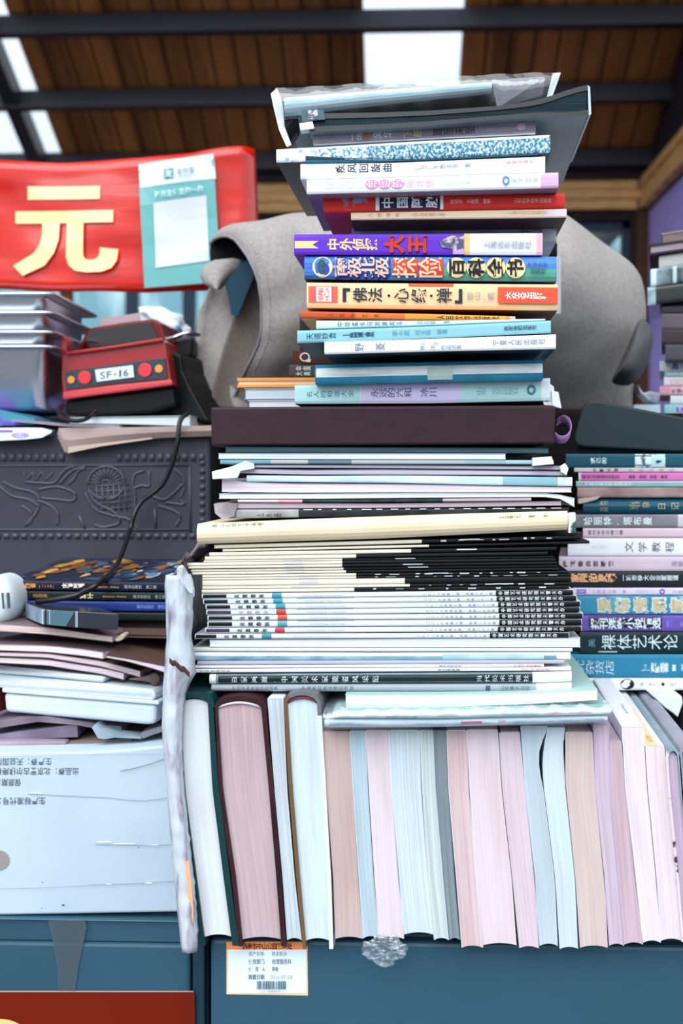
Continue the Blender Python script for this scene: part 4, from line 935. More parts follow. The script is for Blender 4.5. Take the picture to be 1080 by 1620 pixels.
def pr(p):
    G = M('#c9b98a', rough=.4); p.text('丛书', 948, 962, .3, .3, G); p.text('文库', 948, 962, .7, .3, G); p.text('古书', 995, 1012, .45, .55, G); p.text('杂', 1015, 1028, .4, .4, G); p.text('日记', 1036, 1078, .5, .5, G, fill=.6)
R('deep teal hardcover with faded gold characters in the right stack', 789, 813, 922, name='hardcover_book', cover=M('#0f5066', rough=.35, coat=.2), e=.005, p=2, tc=.002, paint=pr)
def pr(p): p.text('哈丽特·塔布曼', 922, 1032, .5, .62, IW, bold=.015, fill=.85)
R('grey paperback with white seven-character title in the right stack', 814, 834.5, 906, cover=M('#767680', rough=.4, hex2='#8b8b95', scale=50), bands=[(1072, 1110, M('#c9ccd2'))], paint=pr)
R('narrow pale pink paperback below the grey one', 835.5, 850.5, 922, cover=M('#dbc5cf', rough=.5), paint=lambda p: p.text('现代中华文库二辑', 929, 986, .45, .5, M('#5c4658'), bold=.01, fill=.7))
def pr(p): p.text('文学教程', 984, 1070, .5, .58, M('#28343c'), bold=-.002, fill=.62); p.text('大学', 934, 962, .5, .25, M('#d3d8dc'))
R('white paperback with four brush-style characters in the right stack', 851.5, 879.5, 898, cover=M('#eef1f5', rough=.5), paint=pr)
R('pale pink paperback with seven spaced dark characters', 880.5, 903.5, 884, cover=M('#d8c6d4', rough=.5, hex2='#d0bccc', scale=14), paint=lambda p: (p.text('梅花香自苦寒来', 888, 972, .5, .42, M('#3c3140'), bold=.025, fill=.62), p.text('海峡文艺', 1062, 1100, .5, .36, M('#8d7f90'))))
def pr(p): p.text('家园的灵魂', 903, 975, .40, .56, M('#f6b888'), bold=.03, fill=.98); p.text('—城市特大企业家报道', 980, 1073, .40, .36, IW, bold=.015)
R('black paperback with orange title characters in the right stack', 904.5, 928.5, 898, cover=M('#1d252c', rough=.4), paint=pr)
def pr(p):
    p.rect(912, 927, .2, .8, M('#8f62cf')); p.text('丛书', 913, 926, .5, .5, M('#d9ccf0')); p.text('小姐的心事 ▼', 935, 992, .5, .5, M('#d98ac0'), fill=.8); p.text('山东少儿', 1005, 1036, .5, .4, M('#b6b2d2')); p.disc(1047, .5, 4.5, .38, M('#8f5ac0'), hole=.55); p.text('少年儿童', 1063, 1100, .5, .4, M('#8f88b0'))
R('thin lavender-white paperback with purple print in the right stack', 930, 941.5, 905, cover=M('#e0d9ee', rough=.5), paint=pr)
def pr(p): p.text('爱情婚姻家庭', 942, 1114, .5, .74, M('#d5e6e2'), bold=.09, fill=.72); p.text('爱情婚姻家庭', 942, 1114, .5, .7, M('#d3c39c'), bold=.03, fill=.7)
R('blue paperback with large outlined cream characters in the right stack', 942.5, 972, 912, cover=M('#3b8fb0', rough=.4, hex2='#6fb6c8', scale=40, lo=.5, hi=.75), paint=pr)
def pr(p): p.rect(931, 1047, .06, .97, M('#23252c')); p.rect(933, 1045, .1, .12, M('#77779a')); p.rect(933, 1045, .9, .92, M('#77779a')); p.text('报刊连载小说精选', 934, 1045, .5, .66, IW, bold=.03, fill=.92); p.text('第二', 1053, 1063, .5, .5, M('#a895d8'), fill=.9); p.text('卷', 1075, 1087, .55, .4, M('#a895d8'))
R('purple paperback with a dark title panel in the right stack', 973.5, 999, 920, cover=M('#6b58b4', rough=.4), paint=pr)
def pr(p): p.text('裸体艺术论', 951, 1073, .46, .68, M('#d9eef2'), bold=.0, fill=.92); p.rect(946, 976, .88, .95, M('#a9c8d0')); p.text('美', 930, 942, .5, .4, M('#6fa0b0'))
R('dark green-black paperback with five large white characters', 1000.5, 1034, 917, cover=M('#142a30', rough=.3, hex2='#1f3c44', scale=20), paint=pr)
def pr(p): p.text('解忧杂货店', 894, 972, .56, .62, M('#cfeaf2'), bold=-.004, fill=.88); p.text('[日]', 1014, 1027, .56, .34, M('#bfe0ea'), fill=.9); p.text('东野圭吾', 1029, 1057, .56, .44, IW, bold=.04); p.text('■ 著', 1062, 1084, .56, .34, IW)
R('teal-blue paperback with pale title, second from the bottom of the right stack', 1035.5, 1072, 884, cover=M('#2e86a8', rough=.4), paint=pr)
def pr(p): p.disc(992, .5, 11, .44, M('#1a1d22')); p.disc(989, .55, 7, .26, M('#e9edf0')); p.poly([(992, .72), (1001, .45), (1000, .7), (994, .85)], M('#1a1d22')); p.text('书 文汇 ●', 1012, 1052, .5, .34, M('#8a9298')); p.disc(1048, .48, 2.6, .12, M('#20242a')); p.text('社', 1058, 1070, .48, .3, M('#9aa2a8'))
R('white paperback with a round black emblem, lowest of the right stack', 1073, 1092, 880, cover=M('#eef1f4', rough=.5), paint=pr)
o = prism('paper_wad', [(1032, 1101, .20), (1050, 1097, .20), (1078, 1101, .20), (1080, 1112, .20), (1072, 1135, .20), (1064, 1128, .2), (1052, 1120, .2)], .05, [M('#e9edf0', rough=.7)], bev=.001)
solo(o, 'white folded paper standing behind the rightmost hardcovers under the right stack', 'paper')

# dark case on the right stack
t = thing('hard_case', 'dark green-black case with rounded corners on top of the right stack', 'case', P(990, 713, .3))
qs = []
cor = [(925, 630), (1100, 664), (1092, 716), (903, 706)]
for i in range(4):
    a_, c_, b_ = Vector(cor[i - 1]), Vector(cor[i]), Vector(cor[(i + 1) % 4])
    p0 = c_ + (a_ - c_).normalized() * 22; p1 = c_ + (b_ - c_).normalized() * 22
    for k in range(6):
        w = k / 5; q = p0 * (1 - w) ** 2 + c_ * 2 * w * (1 - w) + p1 * w * w; qs.append((q.x, q.y, .25))
prism('shell', qs, .06, [M('#22373a', rough=.42, spec=.4, hex2='#1c2e33', scale=5)], t, bev=.002, seg=3, skew=.17)
prism('base', [(915, 703, .262), (1095, 709, .262), (1095, 717, .262), (912, 717, .262)], .06, [M('#12181b', rough=.6)], t, skew=.17)

# books behind on the right, on a hidden low shelf board
YH = .50
def H(label, v0, v1, uL, cover, sl=0, uR=1180, pg='#b9b0b8', face='spine', paint=None, D=.13, Y=YH, **k):
    return lying('paperback_book', label, 'book', [(uL, v0), (uR, v0 + sl)], [(uL, v1), (uR, v1 + sl)], Y=Y, D=D, cover=cover, pages=pg, face=face, paint=paint, skew=.21, **k)
H('aqua book with purple characters, lowest of the small stack at the right edge', 640, 656, 1051, M('#8cc9cd'), paint=lambda p: (p.rect(1068, 1100, .15, .8, M('#cdb6e6')), p.text('唐诗宋词', 1069, 1100, .5, .5, M('#5a3a9a'), bold=.03)))
H('white thin book, second from below in the small stack at the right edge', 626, 639.5, 1060, M('#d3e0e0'))
H('pink book with dark square characters in the small stack at the right edge', 611, 625.5, 1043, M('#d79ab0'), paint=lambda p: (p.rect(1060, 1100, .15, .8, M('#e6c6d2')), p.text('幼学琼林', 1061, 1098, .5, .5, M('#6a3450'), bold=.03)))
H('white book with red curves in the small stack at the right edge', 596, 610.5, 1050, M('#ece3e8'), paint=lambda p: (p.disc(1065, .6, 4.5, .28, M('#c98a90'), hole=.8), p.disc(1076, .6, 4.5, .28, M('#c98a90'), hole=.8)))
H('thin aqua book with white lettering in the small stack at the right edge', 587.5, 595.5, 1051, M('#9cc9cb'), paint=lambda p: p.text('三字经千字文', 1056, 1110, .5, .7, IW, bold=.02))
H('pale aqua book with a purple bell emblem, topmost of the right-edge small stack', 571, 587, 1043, M('#cfdde2'), paint=lambda p: (p.poly([(1061, .85), (1065, .2), (1071, .2), (1074, .85)], M('#7a6a9a')), p.rect(1075, 1100, .15, .85, M('#a9a9c0', hex2='#d0d0dc', scale=200))))
GB = '#6a6268'
H('dark grey book, lowest under the tilted pile at the right edge', 545, 570.5, 1052, M('#4a4a52', rough=.6), sl=0, uR=1200, Y=.48)
H('dark brown-grey book, second lowest of the tilted pile at the right edge', 521, 544.5, 1046, M('#3b3336', rough=.6), sl=0, uR=1200, Y=.48)
H('grey-brown book in the lower part of the tilted pile at the right edge', 496, 520.5, 1046, M('#4f474c', rough=.6, hex2='#6a646a', scale=10), sl=0, uR=1200, Y=.48)
H('black book in torn clear wrap, middle of the tilted pile at the right edge', 455, 483, 1024, M('#1e2226', rough=.3, coat=.6), sl=-18, uR=1170, Y=.475, bands=[(1024, 1037, M('#c5d8de', rough=.3, hex2='#7f9aa4', scale=90))])
H('dark wedge-shaped book just under the torn-wrapped black one', 484, 495.5, 1046, M('#35303a', rough=.6), sl=0, uR=1200, Y=.48)
H('grey book wrapped in shiny film in the tilted pile at the right edge', 426, 453, 1029, M('#3c4a50', rough=.25, coat=.8, hex2='#a9bcc4', scale=30), sl=-20, uR=1170, Y=.475, bands=[(1029, 1038, M('#cfe0e6', rough=.3)), (1064, 1070, M('#b9d2d8', rough=.3))])
H('pale grey book between the film-wrapped and the brown-edged books', 405, 425, 1042, M('#b9bcb8'), sl=-19, uR=1170, Y=.48)
H('brown-covered hardcover with grey leaves near the top of the tilted pile', 387, 404, 1027, '#2a2024', face='pages', pg=PG('#a79ca8', '#8a8090', contrast=.6), sl=-20, uR=1170, Y=.475, tc=.0025)
H('grey-brown book on top of the tilted pile at the right edge', 370, 386, 1046, '#c9c2c4', face='pages', pg=PG('#82766f', '#6c625f', contrast=.6), sl=-20, uR=1170, Y=.48)
# board and trestle that carry them
zt_ = P(1100, 656.5, YH).z
t = thing('side_table', 'dark narrow table behind the right stack, carrying the small books', 'table', (.42, .56, 0))
MB().box(.36, .75, .47, .72, zt_ - .02, zt_ - .0005).build('tabletop', [M('#2a2422', rough=.7)], t)
for a in (.37, .72):
    for b_ in (.53, .69): MB().box(a, a + .02, b_, b_ + .02, 0, zt_ - .0205).build('leg', [M('#2a2422', rough=.7)], t)
o = prism('plastic_wrap', [(1008, 606, .46), (1013, 622, .455), (1024, 634, .455), (1040, 641, .455), (1042, 634, .455), (1046, 622, .455), (1028, 618, .46), (1018, 622, .46)], .03, [M('#bcc6d0', rough=.25, hex2='#7d8792', scale=40)], bev=.003)
solo(o, 'crumpled pale wrapping beside the small stack at the right edge', 'plastic wrap')
o = prism('paper_sheet', [(1004, 640, .44), (1044, 640, .44), (1044, 654, .44), (1000, 646, .44)], .1, [M('#c3d6de', rough=.6)])
solo(o, 'pale blue sheet lying behind the dark case', 'paper')

# ================================================================== left side: carton and what lies on it
YK = .057
t = thing('carton', 'large white cardboard carton with upside-down print, standing on the left cabinet', 'carton', P(120, 1447, .18))
CTN = M('#c4d5e0', rough=.5, hex2='#b4c6d3', scale=6)
o = prism('body', [(-50, 1193, YK), (60, 1191, YK), (126, 1190, YK), (205, 1185, YK), (263, 1179, YK), (272, 1286, YK), (286, 1443, YK), (-50, 1449, YK)], .215, [CTN], t, bev=.002)
prism('base_shadow', [(-50, 1449.5, YK + .012), (283, 1444, YK + .012), (284, 1453, YK + .012), (-50, 1455, YK + .012)], .19, [M('#4d4a4f', rough=.8)], t)  # dark recessed strip standing in for the shadow under the carton
def ss(u, tt, lift): return P(u, tt, YK - lift - .0001)
p = Print(ss); IK = M('#5a6a78', rough=.6)
for st, a, b_, v_ in (('生产商：天益国际', -8, 82, 1205), ('出品商：北京莱古尔健康科', -8, 125, 1220), ('保质期：', -8, 33, 1237.5), ('生产标准代号：', -8, 72, 1267)):
    p.text(st[::-1], a, b_, v_, 11.5, IK, rot=180, bold=.008, fill=.9)
p.disc(-3, 1361, 18, 16, M('#9b8f8d'))
CR = M('#8fa3b2', rough=.6)
def crease(pts, w, m):
    for a, b_ in zip(pts, pts[1:]): p.poly([(a[0], a[1] - w), (b_[0], b_[1] - w), (b_[0], b_[1] + w), (a[0], a[1] + w)], m)
crease([(45, 1256), (120, 1260), (170, 1262), (200, 1266), (230, 1267), (268, 1262)], .5, CR)
crease([(150, 1336), (200, 1337), (240, 1338), (272, 1336)], .5, CR); crease([(140, 1400), (190, 1399), (230, 1397), (277, 1394)], .5, CR)
crease([(0, 1406), (60, 1405), (140, 1401)], .3, CR); crease([(190, 1220), (215, 1215), (240, 1208), (264, 1199)], .7, M('#7d8c9a'))
HL = M('#f4f9fc', rough=.3)  # highlights on the tape, painted as pale dashes
for a, b_, v_ in ((47, 66, 1254), (154, 176, 1331), (180, 214, 1334), (240, 250, 1336), (168, 176, 1398), (230, 240, 1396)): p.rect(a, b_, v_, v_ + 1.4, HL, 1)
for a, v_, r_ in ((100, 1432, 2.2), (67, 1396, 1.2), (219, 1341, 1.2), (66, 1437, 1)): p.disc(a, v_, r_, r_ * .8, M('#4f5f6c'), n=8)
p.rect(0, 264, 1193.4, 1194.0, CR, 8)
p.build('lettering', o)  # mesh also carries the painted crease shade and tape highlights
# torn carton wall, seen edge on between the carton and the standing books
t = thing('torn_cardboard', 'torn white cardboard wall seen edge-on, left of the green hardcover', 'cardboard', P(296, 1500, .1))
Lq = [(910, 268), (924, 266), (956, 268), (1008, 269), (1042, 267), (1082, 264), (1146, 262), (1187, 264), (1223, 268), (1286, 272), (1365, 279), (1459, 288), (1503, 293)]
Rq = [(910, 296), (919, 300), (931, 302), (949, 300), (978, 300), (1008, 297), (1038, 303), (1067, 304), (1075, 297), (1097, 288), (1146, 284), (1191, 283), (1239, 285), (1286, 290), (1355, 297), (1396, 302), (1459, 307), (1503, 307)]
v = []; f = []; n_ = 70; cols = 6
random.seed(5)
for i in range(n_ + 1):
    vv = 910 + (1505 - 910) * i / n_
    a = interp(Lq, vv) + 1.2 * noise.noise(Vector((vv * .05, 0, 0))); b_ = interp(Rq, vv) + 2.2 * noise.noise(Vector((vv * .09, 3, 0)))
    for j in range(cols + 1):
        s = j / cols; y = -.016 + .010 * abs(2 * s - .9) ** 2 + .0025 * noise.noise(Vector((vv * .04, s * 2, 1)))
        if s == 0: y += .002
        v.append(P(a + (b_ - a) * s, vv, y))
    q = v[-1 - cols] + Vector((.004, .02, 0)); v.append(q); v.append(q + Vector((.006, .16, 0)))
w_ = cols + 3
for i in range(n_):
    for j in range(cols): f.append((i * w_ + j, i * w_ + j + 1, (i + 1) * w_ + j + 1, (i + 1) * w_ + j))
    f.append((i * w_, (i + 1) * w_, (i + 1) * w_ + cols + 1, i * w_ + cols + 1)); f.append((i * w_ + cols + 1, (i + 1) * w_ + cols + 1, (i + 1) * w_ + cols + 2, i * w_ + cols + 2))
CARD = M('#c6d0d9', rough=.8, hex2='#8c7c90', scale=42, stretch=(3, 3, .8), lo=.5, hi=.72, bump=1.0, detail=8)
o = mesh('wall', v, f, [CARD], t, smooth=True); md = o.modifiers.new('thick', 'SOLIDIFY'); md.thickness = .003; md.offset = 1
for nm, pts in (('top_curl', [(279, 897, -.018), (288, 893, -.019), (294, 902, -.02), (301, 915, -.02), (307, 932, -.019), (307, 946, -.016), (300, 938, -.018), (292, 930, -.018), (284, 922, -.018), (279, 910, -.018)]), ):
    o = prism(nm, pts, .004, [CARD], t, bev=.0015)
pts = spline([P(268, 922, -.012), P(276, 905, -.012), P(288, 890, 0), P(304, 875, .015), P(322, 864, .03), P(336, 858, .04)], 5); vv = []; f = []
for i, q in enumerate(pts): k = .006 + .003 * math.sin(i * .9); vv += [q, q + Vector((.002, .016, k)), q + Vector((.006, .03, -.002))]
for i in range(len(pts) - 1):
    for j in range(2): f.append((3 * i + j, 3 * i + j + 1, 3 * i + j + 4, 3 * i + j + 3))
o = mesh('torn_ribbon', vv, f, [M('#8f8290', rough=.8, hex2='#4a3f40', scale=60)], t, smooth=True); md = o.modifiers.new('thick', 'SOLIDIFY'); md.thickness = .002
vv = []; f = []
for i in range(8):
    s = i / 7; a = P(268 + 32 * s, 1043 + 22 * s + 2 * math.sin(i * 2.1), -.0225); vv += [a + Vector((0, 0, .0018 - .0008 * abs(s - .6))), a + Vector((0, -.0006, -.0002)), a + Vector((0, 0, -.0030))]
for i in range(7):
    for j in range(2): f.append((3 * i + j, 3 * i + j + 1, 3 * i + j + 4, 3 * i + j + 3))
o = mesh('tear', vv, f, [M('#4a3330', rough=.9)], t)
o = prism('orange_print', [(289, 1364, -.0172), (298, 1362, -.0172), (303, 1398, -.0165), (306, 1440, -.0165), (305, 1462, -.0165), (299, 1430, -.0172)], .0006, [M('#f7b184', rough=.6)], t)

# items on the carton
YB2 = .085
def flat(name, label, cat, pts, D, m, parent=None, **k):
    o = prism(name, pts, D, [m] if not isinstance(m, list) else m, parent, **k); solo(o, label, cat); return o
flat('cardboard_flap', 'brown cardboard flap lying on the right of the white carton top', 'cardboard', [(-30, 1190.5, .09), (59, 1181, .09), (160, 1171, .09), (207, 1168.5, .09), (210, 1181, .09), (126, 1187, .09), (-30, 1191.5, .09)], .09, M('#94867f', rough=.75, hex2='#7d6f69', scale=12))
flat('paper_roll', 'pinkish flattened paper roll at the left on the carton', 'paper', [(-30, 1174, .088), (30, 1173, .088), (102, 1173, .088), (106, 1176, .088), (102, 1179.5, .088), (30, 1183, .088), (-30, 1187, .088)], .012, M('#a898a6', rough=.6, hex2='#8a7a88', scale=30), bev=.002)
flat('brochure', 'lilac-mauve brochure under the white box, second layer above the carton', 'brochure', [(-30, 1166, .10), (33, 1157, .10), (122, 1145.5, .10), (123, 1166, .10), (40, 1170, .10), (-30, 1172.5, .10)], .09, M('#a395aa', rough=.45, hex2='#6f6478', scale=14))
flat('paper_layer', 'crumpled mauve paper layer directly below the white box', 'paper', [(-30, 1144, .098), (30, 1136, .098), (75, 1133, .098), (130, 1141, .098), (192, 1150, .098), (192, 1160, .098), (120, 1147, .098), (60, 1142, .098), (-30, 1156, .098)], .09, M('#6a5a66', rough=.6, hex2='#8f8292', scale=20))
flat('paper_scrap', 'pale grey torn paper scrap jutting out under the white box', 'paper', [(145, 1151, .078), (150, 1146, .078), (160, 1154, .078), (185, 1162, .078), (223, 1166, .078), (223, 1169, .078), (190, 1167.5, .078), (180, 1167, .078), (165, 1170, .078), (155, 1168, .078)], .02, M('#a9bac4', rough=.6, hex2='#8194a0', scale=30))
flat('paper_strip', 'grey folded paper strip between the white box and the torn cardboard', 'paper', [(223, 1160, .08), (245, 1152, .08), (261, 1148, .08), (262, 1156, .08), (240, 1163, .08), (225, 1169, .08)], .03, M('#7d7f86', rough=.7))
WB = M('#d8e3ea', rough=.4, hex2='#cad8e2', scale=10)
def sprism(name, pts, D, m, parent, **k): return prism(name, pts, D, [m], parent, skew=.18, **k)
t = thing('white_box', 'shallow white lidded box resting on the papers of the white carton', 'box', P(125, 1140, .13))
sprism('body', [(5, 1096, .106), (247, 1114, .072), (245, 1146, .072), (230, 1147, .074), (8, 1127, .106)], .13, WB, t, bev=.004, seg=3)
sprism('lid', [(3, 1088, .104), (251, 1109.5, .0695), (251, 1115.5, .0695), (3, 1095.5, .104)], .135, WB, t, bev=.001)
sprism('side_panel', [(-20, 1086, .112), (-1, 1088, .112), (-1, 1126, .112), (-20, 1125, .112)], .08, M('#7a2028'), t)
t = thing('white_packet', 'flat white packet lying on the shallow white box', 'packet', P(125, 1100, .13))
sprism('body', [(-30, 1063, .108), (1, 1066, .108), (165, 1082, .084), (240, 1091, .074), (246, 1096, .073), (245, 1107, .073), (240, 1108, .073), (2, 1087, .108), (-30, 1085, .108)], .12, WB, t, bev=.0025)
sprism('dark_top', [(150, 1078.5, .092), (236, 1089, .080), (236, 1089.6, .080), (150, 1079.6, .092)], .1, M('#2f3a44', rough=.4), t)
t = thing('white_packet', 'narrow white packet on top of the flat white one, cut by the left edge', 'packet', P(80, 1070, .13))
sprism('body', [(-30, 1050.5, .106), (0, 1053, .106), (90, 1062, .095), (158, 1070.5, .086), (166, 1073, .086), (163, 1080.5, .086), (150, 1079.5, .087), (0, 1065, .106), (-30, 1062, .106)], .12, WB, t, bev=.002)
BRN = M('#5b4640', rough=.5, hex2='#6a5450', scale=6); LBR = M('#8a7478', rough=.5)
YL = .09
def L2(label, top, bot, cover, pg, Y=YL, D=.17, **k):
    return lying('booklet', label, 'booklet', top, bot, Y=Y, D=D, face='pages', cover=cover, pages=pg, tc=.0006, inset=.0004, skew=k.pop('skew', .06), nx=20, **k)
PL = PG('#e6dae6', '#c9b9c9', lines=700, along=6, contrast=.4)
L2('pale pink-leaved booklet drooping to the right, lowest of the brown booklets', [(-40, 1039), (0, 1039.5), (74, 1042.5), (160, 1056), (196, 1064)], [(-40, 1049), (0, 1049.5), (74, 1053.5), (160, 1067), (194, 1076)], BRN, PL, over=M('#4f4440'))
L2('pale pink-leaved booklet drooping further right, second of the brown booklets', [(-40, 1030), (0, 1031), (74, 1033), (160, 1045), (222, 1061)], [(-40, 1037.5), (0, 1038.5), (74, 1041), (160, 1055), (221, 1072)], BRN, PG('#dfd0d8', '#c4b2bd', lines=700, along=6, contrast=.4), over=M('#4f423c'))
L2('booklet with bright lilac-white leaves and brownish-mauve cover, third from below', [(-40, 1017), (0, 1018.5), (74, 1020.5), (130, 1026), (163, 1031)], [(-40, 1028.5), (0, 1029.5), (74, 1032), (130, 1038), (160, 1042.5)], LBR, PG('#efe6f0', '#d9cbd9', lines=700, along=6, contrast=.4), D=.16, over=M('#84717a', rough=.4, hex2='#5d4c4e', scale=5), skew=.35)
L2('booklet with cream-pink leaves and a curled right corner, topmost of the brown booklets', [(-40, 985), (0, 986), (74, 992), (160, 1004.5), (178, 1006)], [(-40, 998), (0, 999), (74, 1004), (160, 1014), (175, 1016)], LBR, PG('#e6d3cf', '#bfa8a4', lines=600, along=6, contrast=.5), Y=.10, D=.14, over=M('#6f5f60', rough=.5, hex2='#85757c', scale=8))
flat('curled_leaf', 'curled cream page corner at the right of the topmost brown booklet', 'paper', [(181, 1012, .098), (190, 1004, .098), (197, 1002, .098), (199, 1006, .098), (193, 1013, .098), (184, 1016, .098)], .015, M('#e3d2bd', rough=.7), bev=.0015)
lying('booklet', 'wide brown booklet with pale pink leaves, lying behind on the right against the torn cardboard', 'booklet', [(168, 1036), (200, 1041), (240, 1049), (268, 1055)], [(166, 1041), (200, 1047), (240, 1058), (268, 1067)], Y=.075, D=.20, face='pages', cover=M('#4a3630', rough=.5, hex2='#5a443c', scale=6), pages=PL, tc=.0006, inset=.0004, skew=.0, tilt=.06)
lying('booklet', 'dark brown flat booklet under the picture books, upper left of the torn cardboard', 'booklet', [(120, 1001), (268, 1003)], [(120, 1007), (268, 1010)], Y=.12, D=.15, face='pages', cover=M('#4a3832', rough=.5, hex2='#63504a', scale=6), pages=PG('#5a4a44'), tc=.001, tilt=.02)
flat('paper_crumple', 'crumpled brownish paper under the pale booklets beside the torn cardboard', 'paper', [(200, 1075, .088), (232, 1070, .088), (246, 1064, .088), (254, 1072, .088), (250, 1082, .088), (243, 1087, .088), (236, 1080, .088)], .02, M('#85746e', rough=.7, hex2='#5d4d48', scale=40), bev=.002)

# plastic video-tape style case
t = thing('plastic_case', 'dark plastic cassette case with a pale label, lying on the brown booklets', 'case', P(115, 994, .13))
ya = .085; sk_ = -.58
o = prism('shell', [(71, 964, ya), (118, 967, ya), (184, 970.5, ya), (188, 973, ya), (187, 995, ya), (184, 997, ya), (118, 993, ya), (71, 988.5, ya)], .06, [M('#33343e', rough=.25, coat=.5)], t, skew=sk_, bev=.0008)
o = prism('front_window', [(74, 965.5, ya - .0006), (118, 968.2, ya - .0006), (104, 991, ya - .0006), (74, 988, ya - .0006)], .0005, [M('#4f7480', rough=.15, coat=1)], t)
o = prism('label', [(66, 964, ya + .0025), (79, 965.5, ya - .0008), (79, 988, ya - .0008), (66, 987, ya + .0025)], .0005, [M('#cfe0e8', rough=.4)], t)
fr = P(70.5, 965, ya); bk = fr + Vector((sk_ * .055, .055, 0)); fb = P(70.5, 988, ya); bb = fb + Vector((sk_ * .055, .055, 0))
off = Vector((-.0005, -.0004, 0)); v = [fr + off, bk + off, bb + off, fb + off]; v += [q + Vector((-.0003, -.0003, 0)) for q in v]
mesh('side_label', v, [(0, 1, 2, 3), (7, 6, 5, 4), (0, 4, 5, 1), (1, 5, 6, 2), (2, 6, 7, 3), (3, 7, 4, 0)], [M('#9fb8c4', rough=.3, hex2='#7a88a0', scale=30)], t)
o = prism('seam', [(119, 967, ya - .0006), (123, 967.3, ya - .0006), (123, 992.5, ya - .0006), (119, 992.3, ya - .0006)], .0005, [M('#8fa0b0', rough=.2)], t)

# picture books
ART = M('#1a1d38', rough=.35, hex2='#46617c', scale=30, lo=.52, hi=.72, stretch=(1, 1.6, 1), detail=6, key='art')
def PB(label, v0, v1, uL, cover, over, paint=None, Y=.15, D=.19, tilt=.045):
    return lying('picture_book', label, 'book', [(uL, v0), (276, v0 + 3)], [(uL, v1), (276, v1 + 2)], Y=Y, D=D, cover=cover, pages='#55606a', over=over, paint=paint, tilt=tilt, tc=.0008, skew=.02)
OR_ = M('#f0a05a', rough=.5)
def pr(p): p.text('战役图鉴', 22, 57, .5, .5, OR_, rot=0, bold=.02, fill=.95); p.text('(1140)', 62, 88, .5, .4, OR_, rot=0, fill=.9); p.text('长津湖畔', 98, 134, .45, .5, M('#f3ece0'), rot=0, bold=.03, fill=.95); p.string('Battle Atlas', 155, 188, .4, .65, M('#d3a870')); p.text('海洋出版社 第二册', 196, 248, .5, .38, M('#b9c4cc'), rot=0, fill=.9)
r = PB('navy picture book with orange and white title, topmost of the dark picture books', 919, 934, 11, M('#151a30', rough=.4), ART, pr)
# collage shapes printed on the upper cover
zc = P(150, 919, .15)
def cs(u, tt, lift):
    q = P(u, 919, .15); return Vector((q.x + .02 * tt * .19, .15 + tt * .19, P(u, 919 + (u - 11) / 265 * 3, .15).z + .045 * tt * .19 + lift + .0003))
p = Print(cs); random.seed(21)
cols_ = ['#c98a34', '#9a6426', '#6f8fb0', '#a9bcc8', '#3f5f8a', '#d8b070', '#31506c', '#8a4a2c', '#c3ccd0']
for i in range(60):
    uc = random.uniform(30, 262); tc_ = random.uniform(.1, .85); rr_ = random.uniform(4, 13); k = random.randint(5, 9); c = random.choice(cols_ if uc > 90 else ['#c98a34', '#a96f28', '#d8a040', '#7a4a1c'])
    p.poly([(uc + rr_ * random.uniform(.5, 1.2) * math.cos(a * 2 * math.pi / k), tc_ + rr_ / 95 * random.uniform(.5, 1.2) * math.sin(a * 2 * math.pi / k)) for a in range(k)], M(c, rough=.35))
    p.layer = 1 + i % 7
p.build('cover_print', r)
def pr(p): p.text('地图集', 52, 76, .5, .4, M('#c98a44'), rot=0); p.text('勇士', 126, 148, .45, .62, M('#e8d8a8'), rot=0, bold=.03); p.string('Battle Atlas', 163, 200, .4, .6, M('#c9b070')); p.text('海洋出版社 第三册', 210, 262, .5, .42, M('#9fb0b4'), rot=0, fill=.9)
PB('dark green-edged picture book, second of the dark picture books', 935, 949, 18, M('#12211f', rough=.4), M('#14201f'), pr)
def pr(p): p.text('海洋出版社 第四册', 216, 266, .5, .4, M('#8f9ce0'), rot=0)
PB('blue-spined picture book, third of the dark picture books', 950, 966, 30, M('#1d2f74', rough=.35, hex2='#26408e', scale=14), M('#1a2a60'), pr)
PB('dark picture book with a greenish spine, lowest of the dark picture books', 967, 981, 40, M('#0f1f20', rough=.4), M('#0f1f20'))
lying('booklet', 'plain black folder under the dark picture books', 'folder', [(60, 982), (276, 984)], [(60, 1000), (276, 1002)], Y=.16, D=.17, cover=M('#161412', rough=.6), pages='#3a3230', face='pages', tilt=.03)

# white slotted lid at the left edge
t = thing('slotted_lid', 'round white plastic lid with slots, cut by the left edge', 'lid', P(0, 976, .14))
bm = bmesh.new(); c = P(-10, 952, .11)
prof = [(0, .0), (.6, .0), (.86, .004), (.97, .012), (1, .024), (1, .05)]
R_ = .0195; rings = []
b = MB(); vv = []; ff = []; ns = 28
for r_, d_ in prof:
    for k in range(ns): a = k * 2 * math.pi / ns; vv.append(c + Vector((R_ * r_ * math.cos(a) * .95, d_ * 1.0 - .004, R_ * 1.15 * r_ * math.sin(a))))
for i in range(len(prof) - 1):
    for k in range(ns): ff.append((i * ns + k, i * ns + (k + 1) % ns, (i + 1) * ns + (k + 1) % ns, (i + 1) * ns + k))
mesh('shell', vv, ff, [M('#dde9ee', rough=.35)], t, smooth=True)
for u in (-6, 2, 10):
    prism('slot', [(u, 938, .1052), (u + 3, 938, .1052), (u + 5, 962, .1052), (u + 2, 963, .1052)], .003, [M('#4f6068', rough=.6)], t)

